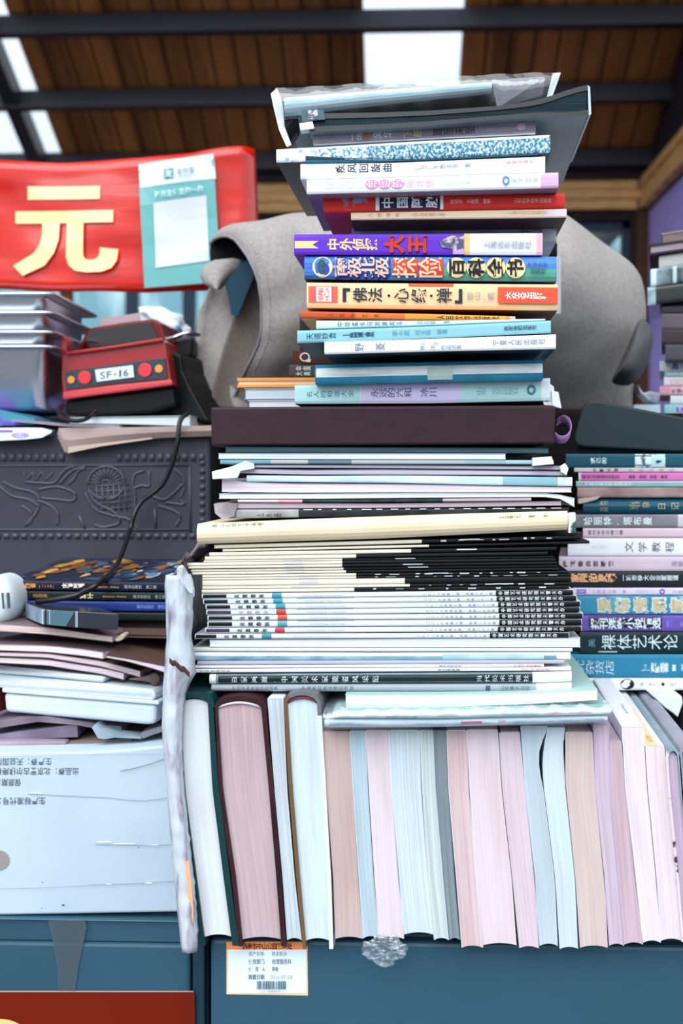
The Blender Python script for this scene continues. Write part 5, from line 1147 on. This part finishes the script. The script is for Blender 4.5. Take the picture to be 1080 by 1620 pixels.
# ================================================================== chest and the things on it
YH2 = .34
t = thing('carved_chest', 'dark grey chest with a relief-patterned front behind the left pile', 'chest', P(130, 1305, .42))
CH = M('#3b3c48', rough=.5, spec=.4, hex2='#302f3a', scale=9)
x0 = P(-90, 700, YH2).x; x1 = P(333, 700, YH2).x; z1 = P(100, 690, YH2).z; z0 = CZ + .001
bevel(MB().box(x0, x1, YH2, YH2 + .165, z0, z1).build('body', [CH], t), .003)
rl = MB(); REL = CH
def rp(pts, r_=.0016, closed=False): rl.tube([P(u, v, YH2 - .0002) for u, v in pts], r_, 6)
rp([(-60, 737), (150, 736), (300, 736)], .0014); rp([(300, 736), (301, 850)], .0014); rp([(-60, 838), (150, 838), (301, 838)], .0014)
for u in range(-50, 322, 13):
    if abs(u - 140) < 40: continue
    q0 = P(u, 727, YH2); rl.box(q0.x, q0.x + .006, YH2 - .0016, YH2 + .001, P(u, 729, YH2).z, P(u, 717, YH2).z)
for u in range(-50, 322, 14): q0 = P(u, 852, YH2); rl.box(q0.x, q0.x + .006, YH2 - .0016, YH2 + .001, P(u, 852, YH2).z, P(u, 844, YH2).z)
for v_ in range(728, 846, 13): q0 = P(316, v_, YH2); rl.box(q0.x, q0.x + .0055, YH2 - .0016, YH2 + .001, P(316, v_ + 8, YH2).z, P(316, v_, YH2).z)
cx_, cy_ = 168, 764; el = lambda a, ru, rv: (cx_ + ru * math.cos(a), cy_ + rv * math.sin(a))
rp([el(math.pi * (.02 + 1.96 * i / 24) + 1.6, 29, 26) for i in range(25)], .0017); rp([el(math.pi * 2 * i / 16, 6, 5) for i in range(17)], .0012)
for k in range(12): a = math.pi + math.pi * k / 11; rp([el(a, 7, 6), el(a, 27, 24)], .001)
for k in range(6): rp([(152 + k * 9, 766), (156 + k * 9, 808)], .001)
for k in range(5): rp([(148 + k, 769 + k * 9), (204 + k, 766 + k * 9)], .001)
rp(spline([(40, 762), (60, 764), (85, 764), (95, 752), (105, 742), (118, 738)], 5)); rp(spline([(95, 765), (108, 750), (120, 742), (135, 738)], 5)); rp(spline([(108, 766), (118, 756), (124, 745), (135, 740)], 5))
rp(spline([(0, 770), (20, 785), (45, 790), (60, 800)], 5)); rp(spline([(5, 762), (25, 772), (50, 778), (62, 790), (58, 810), (40, 832)], 5)); rp(spline([(60, 792), (80, 800), (92, 815), (90, 830)], 5)); rp(spline([(35, 800), (50, 812), (48, 828)], 5))
rp(spline([(60, 775), (90, 770), (118, 780), (115, 792), (90, 790), (65, 788)], 5)); rp(spline([(135, 780), (150, 805), (175, 815), (205, 822), (220, 838)], 5)); rp(spline([(140, 775), (152, 795), (180, 810), (190, 826), (165, 834), (150, 830)], 5))
rp(spline([(228, 745), (214, 750), (210, 765), (214, 785), (212, 815)], 5)); rp(spline([(212, 772), (225, 768), (236, 768), (236, 745)], 5)); rp(spline([(270, 740), (288, 752), (292, 770), (285, 790), (292, 798), (262, 795)], 5)); rp(spline([(250, 800), (275, 808), (285, 818), (278, 832)], 5)); rp(spline([(236, 782), (255, 790), (268, 786), (290, 765)], 5))
rp(spline([(245, 805), (246, 835)], 2)); rp(spline([(125, 815), (135, 838)], 2)); rp(spline([(38, 745), (42, 758), (52, 748), (56, 759), (66, 747), (72, 758), (84, 747)], 4), .0012)
rl.build('relief', [M('#484856', rough=.42, spec=.5)], t, smooth=True)

# papers on the chest top
KR = M('#a8958f', rough=.75, hex2='#927e7a', scale=10)
v = []; f = []; cols = 24
for i in range(cols + 1):
    u = 93 + (338 - 93) * i / cols
    a = interp([(93, 677), (200, 676), (338, 673)], u); lo_ = interp([(93, 694), (105, 719), (150, 708), (200, 699), (255, 693), (338, 690)], u)
    for yy, vv_ in ((.12, None), (0, a), (-.006, a + (lo_ - a) * .5), (-.003, lo_)):
        v.append(P(u, a if vv_ is None else vv_, .332) + Vector((0, yy, 0)))
for i in range(cols):
    for j in range(3): f.append((i * 4 + j, i * 4 + j + 1, i * 4 + j + 5, i * 4 + j + 4))
o = mesh('kraft_paper', v, f, [KR], smooth=False); md = o.modifiers.new('thick', 'SOLIDIFY'); md.thickness = .0012; solo(o, 'brownish kraft paper drooping over the front edge of the dark chest', 'paper')
o = prism('envelope_edge', [(108, 707, .3255), (160, 701, .3255), (240, 692, .3255), (240, 694.5, .3255), (160, 706, .3255), (107, 717, .3255)], .0006, [M('#c9b3a6', rough=.7)]); solo(o, 'paler folded edge of paper lying against the drooping kraft paper', 'paper')
v = []; f = []
pts = [(-40, 678, 697), (0, 677, 697), (40, 676.5, 695), (66, 677, 692), (82, 681, 683.5)]
for u, a, c_ in pts:
    v += [P(u, a, .33) + Vector((0, .12, 0)), P(u, a, .33), P(u, c_, .322)]
for i in range(len(pts) - 1):
    for j in range(2): f.append((i * 3 + j, i * 3 + j + 1, i * 3 + j + 4, i * 3 + j + 3))
r = thing('brochure', 'white brochure with a purple oval, hanging over the chest edge at the far left', 'brochure', P(20, 697, .33))
o = mesh('sheet', v, f, [M('#d3e0ea', rough=.5)], r); md = o.modifiers.new('thick', 'SOLIDIFY'); md.thickness = .0008
def bs(u, tt, lift): return P(u, tt, .3225 + (697 - tt) / 20 * .008 - .0016 - lift)
p = Print(bs); p.disc(32, 688.5, 14.5, 4.6, M('#9a80cc'), n=28); p.disc(32, 688.5, 11, 3.3, M('#c3cfe6'), n=24); p.text('招生简章', 22, 42, 688.5, 4.5, M('#8a74c0'), rot=0, bold=.03); p.rect(-30, 20, 680, 683, M('#8a5fae'), 4); p.build('lettering', o)
lying('leaflet', 'lilac-grey leaflets under the left side of the red toy telephone', 'leaflet', [(18, 664), (60, 666), (110, 671), (190, 672)], [(20, 667), (60, 670), (110, 675), (190, 676)], Y=.335, D=.12, face='pages', cover=M('#b4abb8', rough=.5), pages=PG('#c9bcc2'), tc=.0006)
lying('booklet', 'pale booklet under the black base of the red toy telephone', 'booklet', [(110, 660), (190, 659), (302, 657)], [(110, 670), (190, 671), (304, 674.5)], Y=.345, D=.13, face='pages', cover=M('#9fb0b4', rough=.5), pages=PG('#d9e4ea', '#b5c4cc'), tc=.0008)
flat('colour_magazine', 'bright purple and teal magazine under the steel trays', 'magazine', [(-60, 643, .35), (0, 648, .35), (40, 655, .345), (56, 662, .345), (52, 672, .345), (-60, 675, .35)], .17, M('#5f4aa8', rough=.35, hex2='#2f7f9a', scale=34, lo=.48, hi=.54))

# steel trays
def tray(label, vr, h, inset_, zoff=0, Y0=.365, ucorner=85):
    t = thing('steel_tray', label, 'tray', (P(-60, vr, Y0).x, Y0 + .1, P(0, vr, Y0).z - h), 'nested steel trays')
    xr_ = P(ucorner, vr, Y0).x; xl = xr_ - .34; z = P(ucorner, vr, Y0).z; y1 = Y0 + .21
    def loop(i, zz, rad):
        a = []; X0, X1, Y_0, Y_1 = xl + i, xr_ - i, Y0 + i, y1 - i
        for cx, cy, a0 in ((X1 - rad, Y_0 + rad, -90), (X1 - rad, Y_1 - rad, 0), (X0 + rad, Y_1 - rad, 90), (X0 + rad, Y_0 + rad, 180)):
            for k in range(4): g = math.radians(a0 + 30 * k); a.append(Vector((cx + rad * math.cos(g), cy + rad * math.sin(g), zz)))
        return a
    st = M('#d3dae2', rough=.3, metal=1.0)
    def loft(loops, name, cap=None):
        n = len(loops[0]); v = [q for l in loops for q in l]; f = []
        for i in range(len(loops) - 1):
            for k in range(n): f.append((i * n + k, i * n + (k + 1) % n, (i + 1) * n + (k + 1) % n, (i + 1) * n + k))
        if cap: f.append(tuple((len(loops) - 1) * n + k for k in range(n)))
        o = mesh(name, v, f, [st], t, smooth=True); md = o.modifiers.new('thick', 'SOLIDIFY'); md.thickness = .0008
    loft([loop(0, z - .0035, .012), loop(-.0006, z - .002, .012), loop(.0004, z - .0002, .012), loop(.003, z, .012), loop(.012, z - .0008, .012)], 'rim')
    loft([loop(.0125, z - .0012, .012), loop(.0145, z - .006, .014), loop(inset_ - .002, z - h + .006, .018), loop(inset_ + .003, z - h + .001, .02), loop(inset_ + .012, z - h, .02)], 'pan', True)
tray('topmost steel tray of the nested pile behind the red toy telephone', 461, .060, .018)
tray('second steel tray from the top of the nested pile', 491, .060, .018)
tray('third steel tray from the top of the nested pile', 522, .060, .018)
tray('lowest and deepest steel tray of the nested pile, standing on the purple magazine', 545, .072, .017)

# red toy telephone shaped like the back of a car
t = thing('toy_telephone', 'red telephone shaped like the back of a car, plate reading SF-16', 'telephone', P(190, 650, .42))
RED = M('#a0171a', rough=.25, coat=.5, spec=.45); DRED = M('#6a1014', rough=.3, coat=.3); BLKP = M('#0c0c0e', rough=.5)
Yl, Yr = .40, .365
def yq(u): return Yl + (Yr - Yl) * (u - 96) / 175
def TP(name, pts, D, m, push=0, par=None, **k): return prism(name, [(u, v_, yq(u) + push) for u, v_ in pts], D, [m], par or t, **k)
TP('body', [(97, 563), (101, 558), (128, 553), (200, 544), (258, 537), (261, 540), (268, 585), (272, 610), (200, 619), (100, 633), (97, 600)], .13, RED, skew=.06, bev=.003, seg=3)
TP('bumper', [(98, 620), (180, 609), (271, 600), (273, 609), (200, 619), (99, 632)], .02, M('#d0444a', rough=.3, coat=.6), push=-.004, bev=.002)
TP('deck_lip', [(104, 556), (180, 546), (256, 534), (257, 540), (180, 552), (104, 562)], .03, RED, push=-.006, bev=.0015, skew=.06)
lp_anel = TP('light_panel', [(102, 588), (180, 577), (261, 566), (264, 599), (190, 606), (104, 616)], .004, M('#2b3d48', rough=.25, coat=.5), push=-.0022, bev=.0005)
TP('cabin', [(122, 553), (136, 524), (144, 518), (200, 509), (244, 504), (250, 508), (258, 538), (180, 549)], .075, DRED, push=.028, skew=.08, bev=.004, seg=3)
TP('rear_window', [(130, 549), (143, 523), (195, 515), (239, 509.5), (250, 536), (190, 544)], .003, M('#1c1214', rough=.12, coat=1), push=.0265)
TP('fin', [(97, 562), (96, 532), (101, 530), (105, 534), (106, 558)], .03, RED, push=-.002, bev=.001)
TP('quarter_panel', [(247, 506), (255, 512), (262, 540), (255, 541), (249, 520)], .09, DRED, push=.010, skew=.08, bev=.0015)
for nm, uc, vc, ru, m in (('amber_light', 112, 601, 6, '#e89a4c'), ('tail_light', 133.5, 597, 10.5, '#e04048'), ('tail_light', 229, 585.5, 11, '#e04048'), ('amber_light', 251, 583.5, 6.5, '#e89a4c')):
    TP(nm, [(uc + ru * math.cos(k * math.pi / 10), vc + ru * 1.02 * math.sin(k * math.pi / 10)) for k in range(20)], .004, M(m, rough=.35), push=-.0045, bev=.0008, par=lp_anel)
plate_ = TP('number_plate', [(150, 585), (210, 577.5), (212, 596.5), (153, 604)], .002, M('#dfe6ee', rough=.4), push=-.0048, par=lp_anel)
def ps(u, tt, lift): return P(u, tt - (u - 150) * .122, yq(u) - .0049 - lift)
p = Print(ps)
for ch, a, b_ in (('S', 158, 166.5), ('F', 169, 176.5), ('1', 188.5, 191.5), ('6', 195, 203)): p.string(ch, a, b_, 590, 601, M('#4a5a68'))
p.rect(180, 184, 595, 596.6, M('#4a5a68'), 1); pl_ = p.build('plate_lettering', lp_anel)
TP('base', [(103, 634), (200, 622), (273, 612), (277, 640), (240, 652), (180, 657), (108, 657), (103, 650)], .12, BLKP, push=.006, skew=.15, bev=.003)
TP('base_side_shade', [(262, 550), (286, 562), (289, 585), (299, 608), (316, 640), (332, 668), (300, 668), (268, 655), (276, 615)], .07, BLKP, push=.03, skew=.2, bev=.003)  # black base flank, widened to paint in the shade on the right side

# cables
def cable(label, px, r_, m, **k):
    b = MB(); b.tube(spline([P(*q) for q in px], 8), r_, 8); o = b.build('cable', [m], smooth=True); return solo(o, label, 'cable')
cable('black cable hanging from the chest top down across its front to the picture books', [(296, 655, .33), (287, 662, .322), (283, 675, .318), (281, 700, .316), (272, 735, .318), (258, 765, .32), (238, 783, .32), (222, 796, .32), (212, 815, .315), (206, 838, .31), (198, 862, .28), (185, 893, .24), (160, 920, .135), (125, 940, .128), (90, 948, .128), (58, 952, .135)], .0026, M('#15151a', rough=.35, coat=.4))
cable('short loop of black cable under the red toy telephone', [(100, 640, .36), (93, 652, .335), (102, 662, .325), (120, 666, .322), (138, 662, .325), (152, 650, .35)], .0022, M('#121216', rough=.35))
# scrunched white and blue bag and chrome arm beside the telephone
bm = bmesh.new(); bmesh.ops.create_icosphere(bm, subdivisions=4, radius=1); c = P(262, 512, .50)
for q in bm.verts:
    n = q.co.copy(); d = 1 + .35 * noise.noise(n * 1.8) + .15 * noise.noise(n * 5)
    q.co = Vector((c.x + n.x * .03 * d, c.y + n.y * .02 * d, c.z + n.z * .017 * d - n.x * .012))
me = bpy.data.meshes.new('plastic_bag'); bm.to_mesh(me); bm.free(); me.materials.append(M('#dfeaf2', rough=.3, hex2='#5f8fc0', scale=22, lo=.55, hi=.62)); [setattr(q, 'use_smooth', True) for q in me.polygons]
o = bpy.data.objects.new('plastic_bag', me); COL.objects.link(o); solo(o, 'scrunched white and blue plastic bag behind the red toy telephone', 'plastic bag')
b = MB(); b.tube(spline([P(262, 538, .42), P(280, 532, .42), P(296, 527, .42), P(316, 530, .43)], 6), .0022, 8); o = b.build('chrome_arm', [M('#dfe4ea', rough=.12, metal=1)], smooth=True); solo(o, 'bright chrome arm between the red toy telephone and the canvas bag', 'metal arm')
flat('dark_gadget', 'dark object under the chrome arm beside the canvas bag', 'gadget', [(258, 540, .43), (296, 531, .43), (307, 534, .43), (306, 560, .43), (290, 574, .43), (268, 592, .43)], .07, M('#1d1a1e', rough=.4), bev=.004)
flat('side_carton', 'pale lilac-pink folded carton edge behind the red toy telephone roof', 'carton', [(158, 504, .52), (240, 492, .52), (262, 496, .52), (262, 520, .52), (158, 540, .52)], .05, M('#b79fa6', rough=.5))

# ================================================================== red sign board
YG = .60
t = thing('sign_board', 'glossy red sign board with a big yellow character and a payment panel', 'sign', P(170, 690, .64))
SR = M('#db2210', rough=.25, spec=.4, coat=.4, hex2='#c41a0e', scale=7, stretch=(1, 1, 7), bump=.5)
top_ = [(-60, 252), (0, 253), (100, 257), (220, 251), (300, 243), (350, 233), (397, 229)]; bot_ = [(-60, 452), (0, 455), (120, 460), (230, 463.5), (320, 458), (370, 448), (408, 436)]
def sgn(u, s, lift=0):
    a = interp(top_, u); c_ = interp(bot_, u); vv_ = a + (c_ - a) * s
    y = YG + .004 * math.sin(u * .018 + s * 2) + .003 * noise.noise(Vector((u * .012, s * 5, 2)))
    if u > 376: y += .022 * ((u - 376) / 24) ** 2.4
    q = P(u, vv_, YG); return Vector((q.x, y - lift, q.z))
us = [-60 + (376 + 60) * i / 40 for i in range(41)] + [376 + 3 * k for k in range(1, 9)]
nr = 14; v = []; f = []
for u in us:
    uu = u
    for j in range(nr + 1):
        s = j / nr; w = 0
        q = sgn(u + (interp([(0, 0), (1, 8)], s) if u > 390 else 0), s); v.append(q)
for i in range(len(us) - 1):
    for j in range(nr): a = i * (nr + 1) + j; f.append((a, a + 1, a + nr + 2, a + nr + 1))
o = mesh('board', v, f, [SR], t, smooth=True); md = o.modifiers.new('thick', 'SOLIDIFY'); md.thickness = .012; md.offset = -1
inv = lambda u, vv_: (vv_ - interp(top_, u)) / (interp(bot_, u) - interp(top_, u))
p = Print(lambda u, vv_, lift: sgn(u, inv(u, vv_), lift * 3 + .0008))
o_off = .0
YEL = M('#ffe0a2', rough=.3, coat=.4)
def seg(pts):
    p.poly(pts, YEL)
def strip(a, b_):
    for (a0, a1), (b0, b1) in zip(zip(a, a[1:]), zip(b_, b_[1:])): p.poly([a0, a1, b1, b0], YEL)
strip([(43 + 29 * i, 294.5 - 0 * i) for i in range(5)], [(43 + 29 * i, 315.5) for i in range(5)])
strip([(24 + 26.2 * i, 334) for i in range(7)], [(24 + 26.2 * i, 353.5) for i in range(7)])
strip([(67, 353), (67, 372), (64, 388), (54, 402), (22, 421)], [(95, 353), (94, 380), (87, 402), (72, 421), (37, 437)])
strip([(107, 353), (107, 385), (107, 408), (111, 421), (122, 430), (140, 433), (165, 432), (180, 426), (188, 414), (190, 397)], [(134, 353), (134, 385), (134, 405), (136, 410), (141, 413), (148, 413.5), (155, 412), (159, 408), (161, 402), (161, 394)])
TL = M('#6fb5b4', rough=.25, coat=.5); WH = M('#dfe6f0', rough=.3, coat=.5)
def quad(a, b_, c_, d, m, n=6):
    for i in range(n):
        for j in range(n):
            def bl(s, w): return tuple((a[k] * (1 - s) + b_[k] * s) * (1 - w) + (d[k] * (1 - s) + c_[k] * s) * w for k in (0, 1))
            p.poly([bl(i / n, j / n), bl((i + 1) / n, j / n), bl((i + 1) / n, (j + 1) / n), bl(i / n, (j + 1) / n)], m); p.layer -= 1
    p.layer += 1
quad((222, 264), (339, 246), (350, 447), (231, 457.5), TL); quad((222, 264), (339, 246), (343, 285), (225, 301), WH); p.layer += 1
quad((246, 325), (328, 312), (332, 414), (249, 426), WH)
GR = M('#35a08c', rough=.3)
quad((262, 272), (277, 269.5), (278, 285), (263, 287.5), GR); p.layer += 1
p.text('支', 263, 277, 279, 11, M('#dff2ee'), rot=0, bold=.03, fill=.8); p.text('支付宝', 282, 310, 273, 9, M('#7f9c9c'), rot=0, bold=.02, fill=.9, ti=-1.2); p.string('ALIPAY', 284, 308, 280, 284, M('#9ab4b4'))
p.text('打开支付宝扫一扫', 248, 324, 307, 10, M('#c9ecea'), rot=0, bold=.03, fill=.9, ti=-1.4)
p.build('lettering', o)
b = MB(); q = P(106, 500, YG + .018)
b.box(q.x - .005, q.x + .005, YG + .016, YG + .026, CZ, P(106, 400, YG).z); b.box(P(330, 500, YG).x, P(330, 500, YG).x + .01, YG + .016, YG + .026, CZ, P(106, 400, YG).z)
b.build('post', [M('#9a6a48', rough=.7)], t)

# ================================================================== canvas bag
t = thing('canvas_bag', 'large grey canvas bag lying open behind the tall stack', 'bag', P(660, 650, .42))
CAN = M('#a7a29e', rough=.85, spec=.2, hex2='#989390', scale=220, bump=.15)
hem = [(333, 386), (340, 378), (350, 374), (361, 374), (373, 380), (391, 404), (403, 428), (409, 446), (414, 480), (414, 520), (409, 545), (398, 568), (387, 589), (369, 633), (364, 648)]
topo = [(333, 386), (336, 375), (345, 367), (357, 363), (380, 360), (404, 356), (449, 343), (493, 339), (600, 335), (760, 332), (860, 332), (893, 338), (920, 358), (950, 382), (980, 402), (1000, 418), (1012, 436)]
rgt = [(1012, 436), (1018, 455), (1021, 478), (1022, 500), (1018, 530), (1010, 560), (1003, 590), (1000, 650)]
boto = [(364, 650), (500, 652), (700, 652), (900, 652), (1000, 652)]
def res(poly, n):
    L_ = [0]
    for a, b_ in zip(poly, poly[1:]): L_.append(L_[-1] + math.hypot(b_[0] - a[0], b_[1] - a[1]))
    out = []
    for i in range(n + 1):
        d = L_[-1] * i / n; k = max(0, min(len(poly) - 2, next((j for j in range(len(poly) - 1) if L_[j + 1] >= d - 1e-9), len(poly) - 2)))
        s = (d - L_[k]) / max(1e-9, L_[k + 1] - L_[k]); out.append((poly[k][0] + (poly[k + 1][0] - poly[k][0]) * s, poly[k][1] + (poly[k + 1][1] - poly[k][1]) * s))
    return out
NS, NT = 60, 30
tp_ = res(topo, NS); bp_ = res(boto, NS); lp_ = res(hem, NT); rp_ = res(rgt, NT)
v = []; f = []
YT = .47
def bagpt(i, j):
    s, w = i / NS, j / NT
    q = [(1 - w) * tp_[i][k] + w * bp_[i][k] + (1 - s) * lp_[j][k] + s * rp_[j][k] - ((1 - s) * (1 - w) * tp_[0][k] + s * (1 - w) * tp_[NS][k] + (1 - s) * w * bp_[0][k] + s * w * bp_[NS][k]) for k in (0, 1)]
    bul = .165 * max(0, math.sin(math.pi * w ** .72)) * (min(1, s * 2.5 + .6)) * max(0, 1 - s ** 5)
    fold = .010 * noise.noise(Vector((s * 5, w * 3, .3))) + .006 * noise.noise(Vector((s * 11 + w * 4, w * 6, 4))) + .006 * math.sin(s * 26 - w * 3) * math.exp(-((s - .12) / .12) ** 2)
    return P(q[0], q[1], YT - bul + fold * min(1, w * 5) * (1 - s ** 4))
for i in range(NS + 1):
    for j in range(NT + 1): v.append(bagpt(i, j))
for i in range(NS):
    for j in range(NT): a = i * (NT + 1) + j; f.append((a, a + 1, a + NT + 2, a + NT + 1))
o = mesh('front_panel', v, f, [CAN], t, smooth=True); md = o.modifiers.new('thick', 'SOLIDIFY'); md.thickness = .003; md.offset = 0
md = o.modifiers.new('sub', 'SUBSURF'); md.levels = 1; md.render_levels = 1
# piped hem and stitching
b = MB(); b.tube([v[j] + Vector((0, -.002, 0)) for j in range(NT + 1)], .0018, 6); b.build('hem', [M('#8f8c90', rough=.8)], t, smooth=True)
b = MB()
for j in range(6, NT - 1):
    i_ = 1.35
    def at(jj):
        k = int(jj); a = v[1 * (NT + 1) + min(k, NT)].lerp(v[2 * (NT + 1) + min(k, NT)], .75); c_ = v[1 * (NT + 1) + min(k + 1, NT)].lerp(v[2 * (NT + 1) + min(k + 1, NT)], .75); return a.lerp(c_, jj - k) + Vector((0, -.0032, 0))
    for h_ in (0, .5): b.tube([at(j + h_), at(j + h_ + .28)], .0005, 5)
b.build('stitching', [M('#b9b2ac', rough=.8)], t)
def panel(name, left, right, Ya, Yb, m, n=24, k_=14, wave=.008, freq=3):
    lp = res(left, n); rp2 = res(right, n); vv = []; ff = []
    for i in range(k_ + 1):
        s = i / k_
        for j in range(n + 1): vv.append(P(lp[j][0] * (1 - s) + rp2[j][0] * s, lp[j][1] * (1 - s) + rp2[j][1] * s, Ya + (Yb - Ya) * s + wave * math.sin(freq * math.pi * s) * (.3 + .7 * j / n)))
    for i in range(k_):
        for j in range(n): a = i * (n + 1) + j; ff.append((a, a + 1, a + n + 2, a + n + 1))
    o = mesh(name, vv, ff, [m], t, smooth=True); md = o.modifiers.new('thick', 'SOLIDIFY'); md.thickness = .002; return o
panel('back_panel', [(336, 414), (334, 428), (331, 455), (312, 500), (309, 542), (294, 571), (293, 593), (309, 620), (335, 652)], [(404, 412), (440, 440), (470, 500), (470, 652)], .455, .475, CAN, wave=.007, freq=4)
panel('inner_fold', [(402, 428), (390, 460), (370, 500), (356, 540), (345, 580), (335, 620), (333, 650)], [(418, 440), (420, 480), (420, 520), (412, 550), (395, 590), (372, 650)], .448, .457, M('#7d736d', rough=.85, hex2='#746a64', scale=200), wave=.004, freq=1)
panel('mouth_shade', [(342, 373), (333, 384), (332, 400), (334, 425), (345, 450)], [(402, 362), (412, 400), (420, 450), (420, 520)], .466, .468, M('#1c191c', rough=.9), wave=0)  # dark sheet, the shade deep inside the bag put in as colour
panel('rolled_edge', [(340, 411), (326, 417), (318, 427), (317, 438), (322, 449), (336, 458)], [(370, 408), (384, 412), (382, 424), (370, 436), (358, 447), (350, 458)], .432, .436, CAN, n=16, k_=12, wave=-.020, freq=1)
# gusset at the right end, canvas coloured darker for the shade of facing down
gl = [(1008, 508), (1018, 500), (1024, 512), (1033, 522), (1033, 545), (1026, 572), (1016, 592), (1003, 608), (985, 612), (965, 606), (968, 598), (985, 565), (997, 535)]
v = [P(996, 566, .375)]; f = []
for k, (u, vv_) in enumerate(gl): v.append(P(997 + (u - 997) * .6, 566 + (vv_ - 566) * .6, .38))
for k, (u, vv_) in enumerate(gl): v.append(P(u, vv_, .425))
n = len(gl)
for k in range(n): f += [(0, 1 + k, 1 + (k + 1) % n), (1 + k, 1 + n + k, 1 + n + (k + 1) % n, 1 + (k + 1) % n)]
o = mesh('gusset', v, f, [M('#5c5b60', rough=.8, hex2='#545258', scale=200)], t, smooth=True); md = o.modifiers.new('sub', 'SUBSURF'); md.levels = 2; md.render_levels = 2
o = prism('back', [(420, 352, .478), (600, 338, .478), (860, 335, .478), (893, 341, .478), (1000, 421, .478), (1012, 445, .478), (1015, 520, .478), (985, 640, .478), (420, 640, .478)], .012, [CAN], t)
flat('folder', 'teal folder standing inside the open mouth of the canvas bag', 'folder', [(355, 449, .428), (384, 413, .428), (399, 412, .428), (403, 432, .428), (376, 500, .428), (366, 498, .428), (361, 470, .428)], .004, M('#0f3d52', rough=.35))
# dark support behind the stack
t = thing('dark_carton', 'plain dark carton behind the tall stack, carrying the canvas bag', 'carton', P(660, 1100, .42))
xa_, xb_ = P(352, 700, .30).x, P(905, 700, .42).x
bevel(MB().box(xa_, .315, .41, .56, CABZ + .001, P(600, 655, .40).z).build('body', [M('#151315', rough=.9)], t), .003)
MB().box(xa_ - .001, .316, .409, .561, P(600, 672, .40).z, P(600, 655, .40).z + .0006).build('lid', [M('#171516', rough=.9)], t)
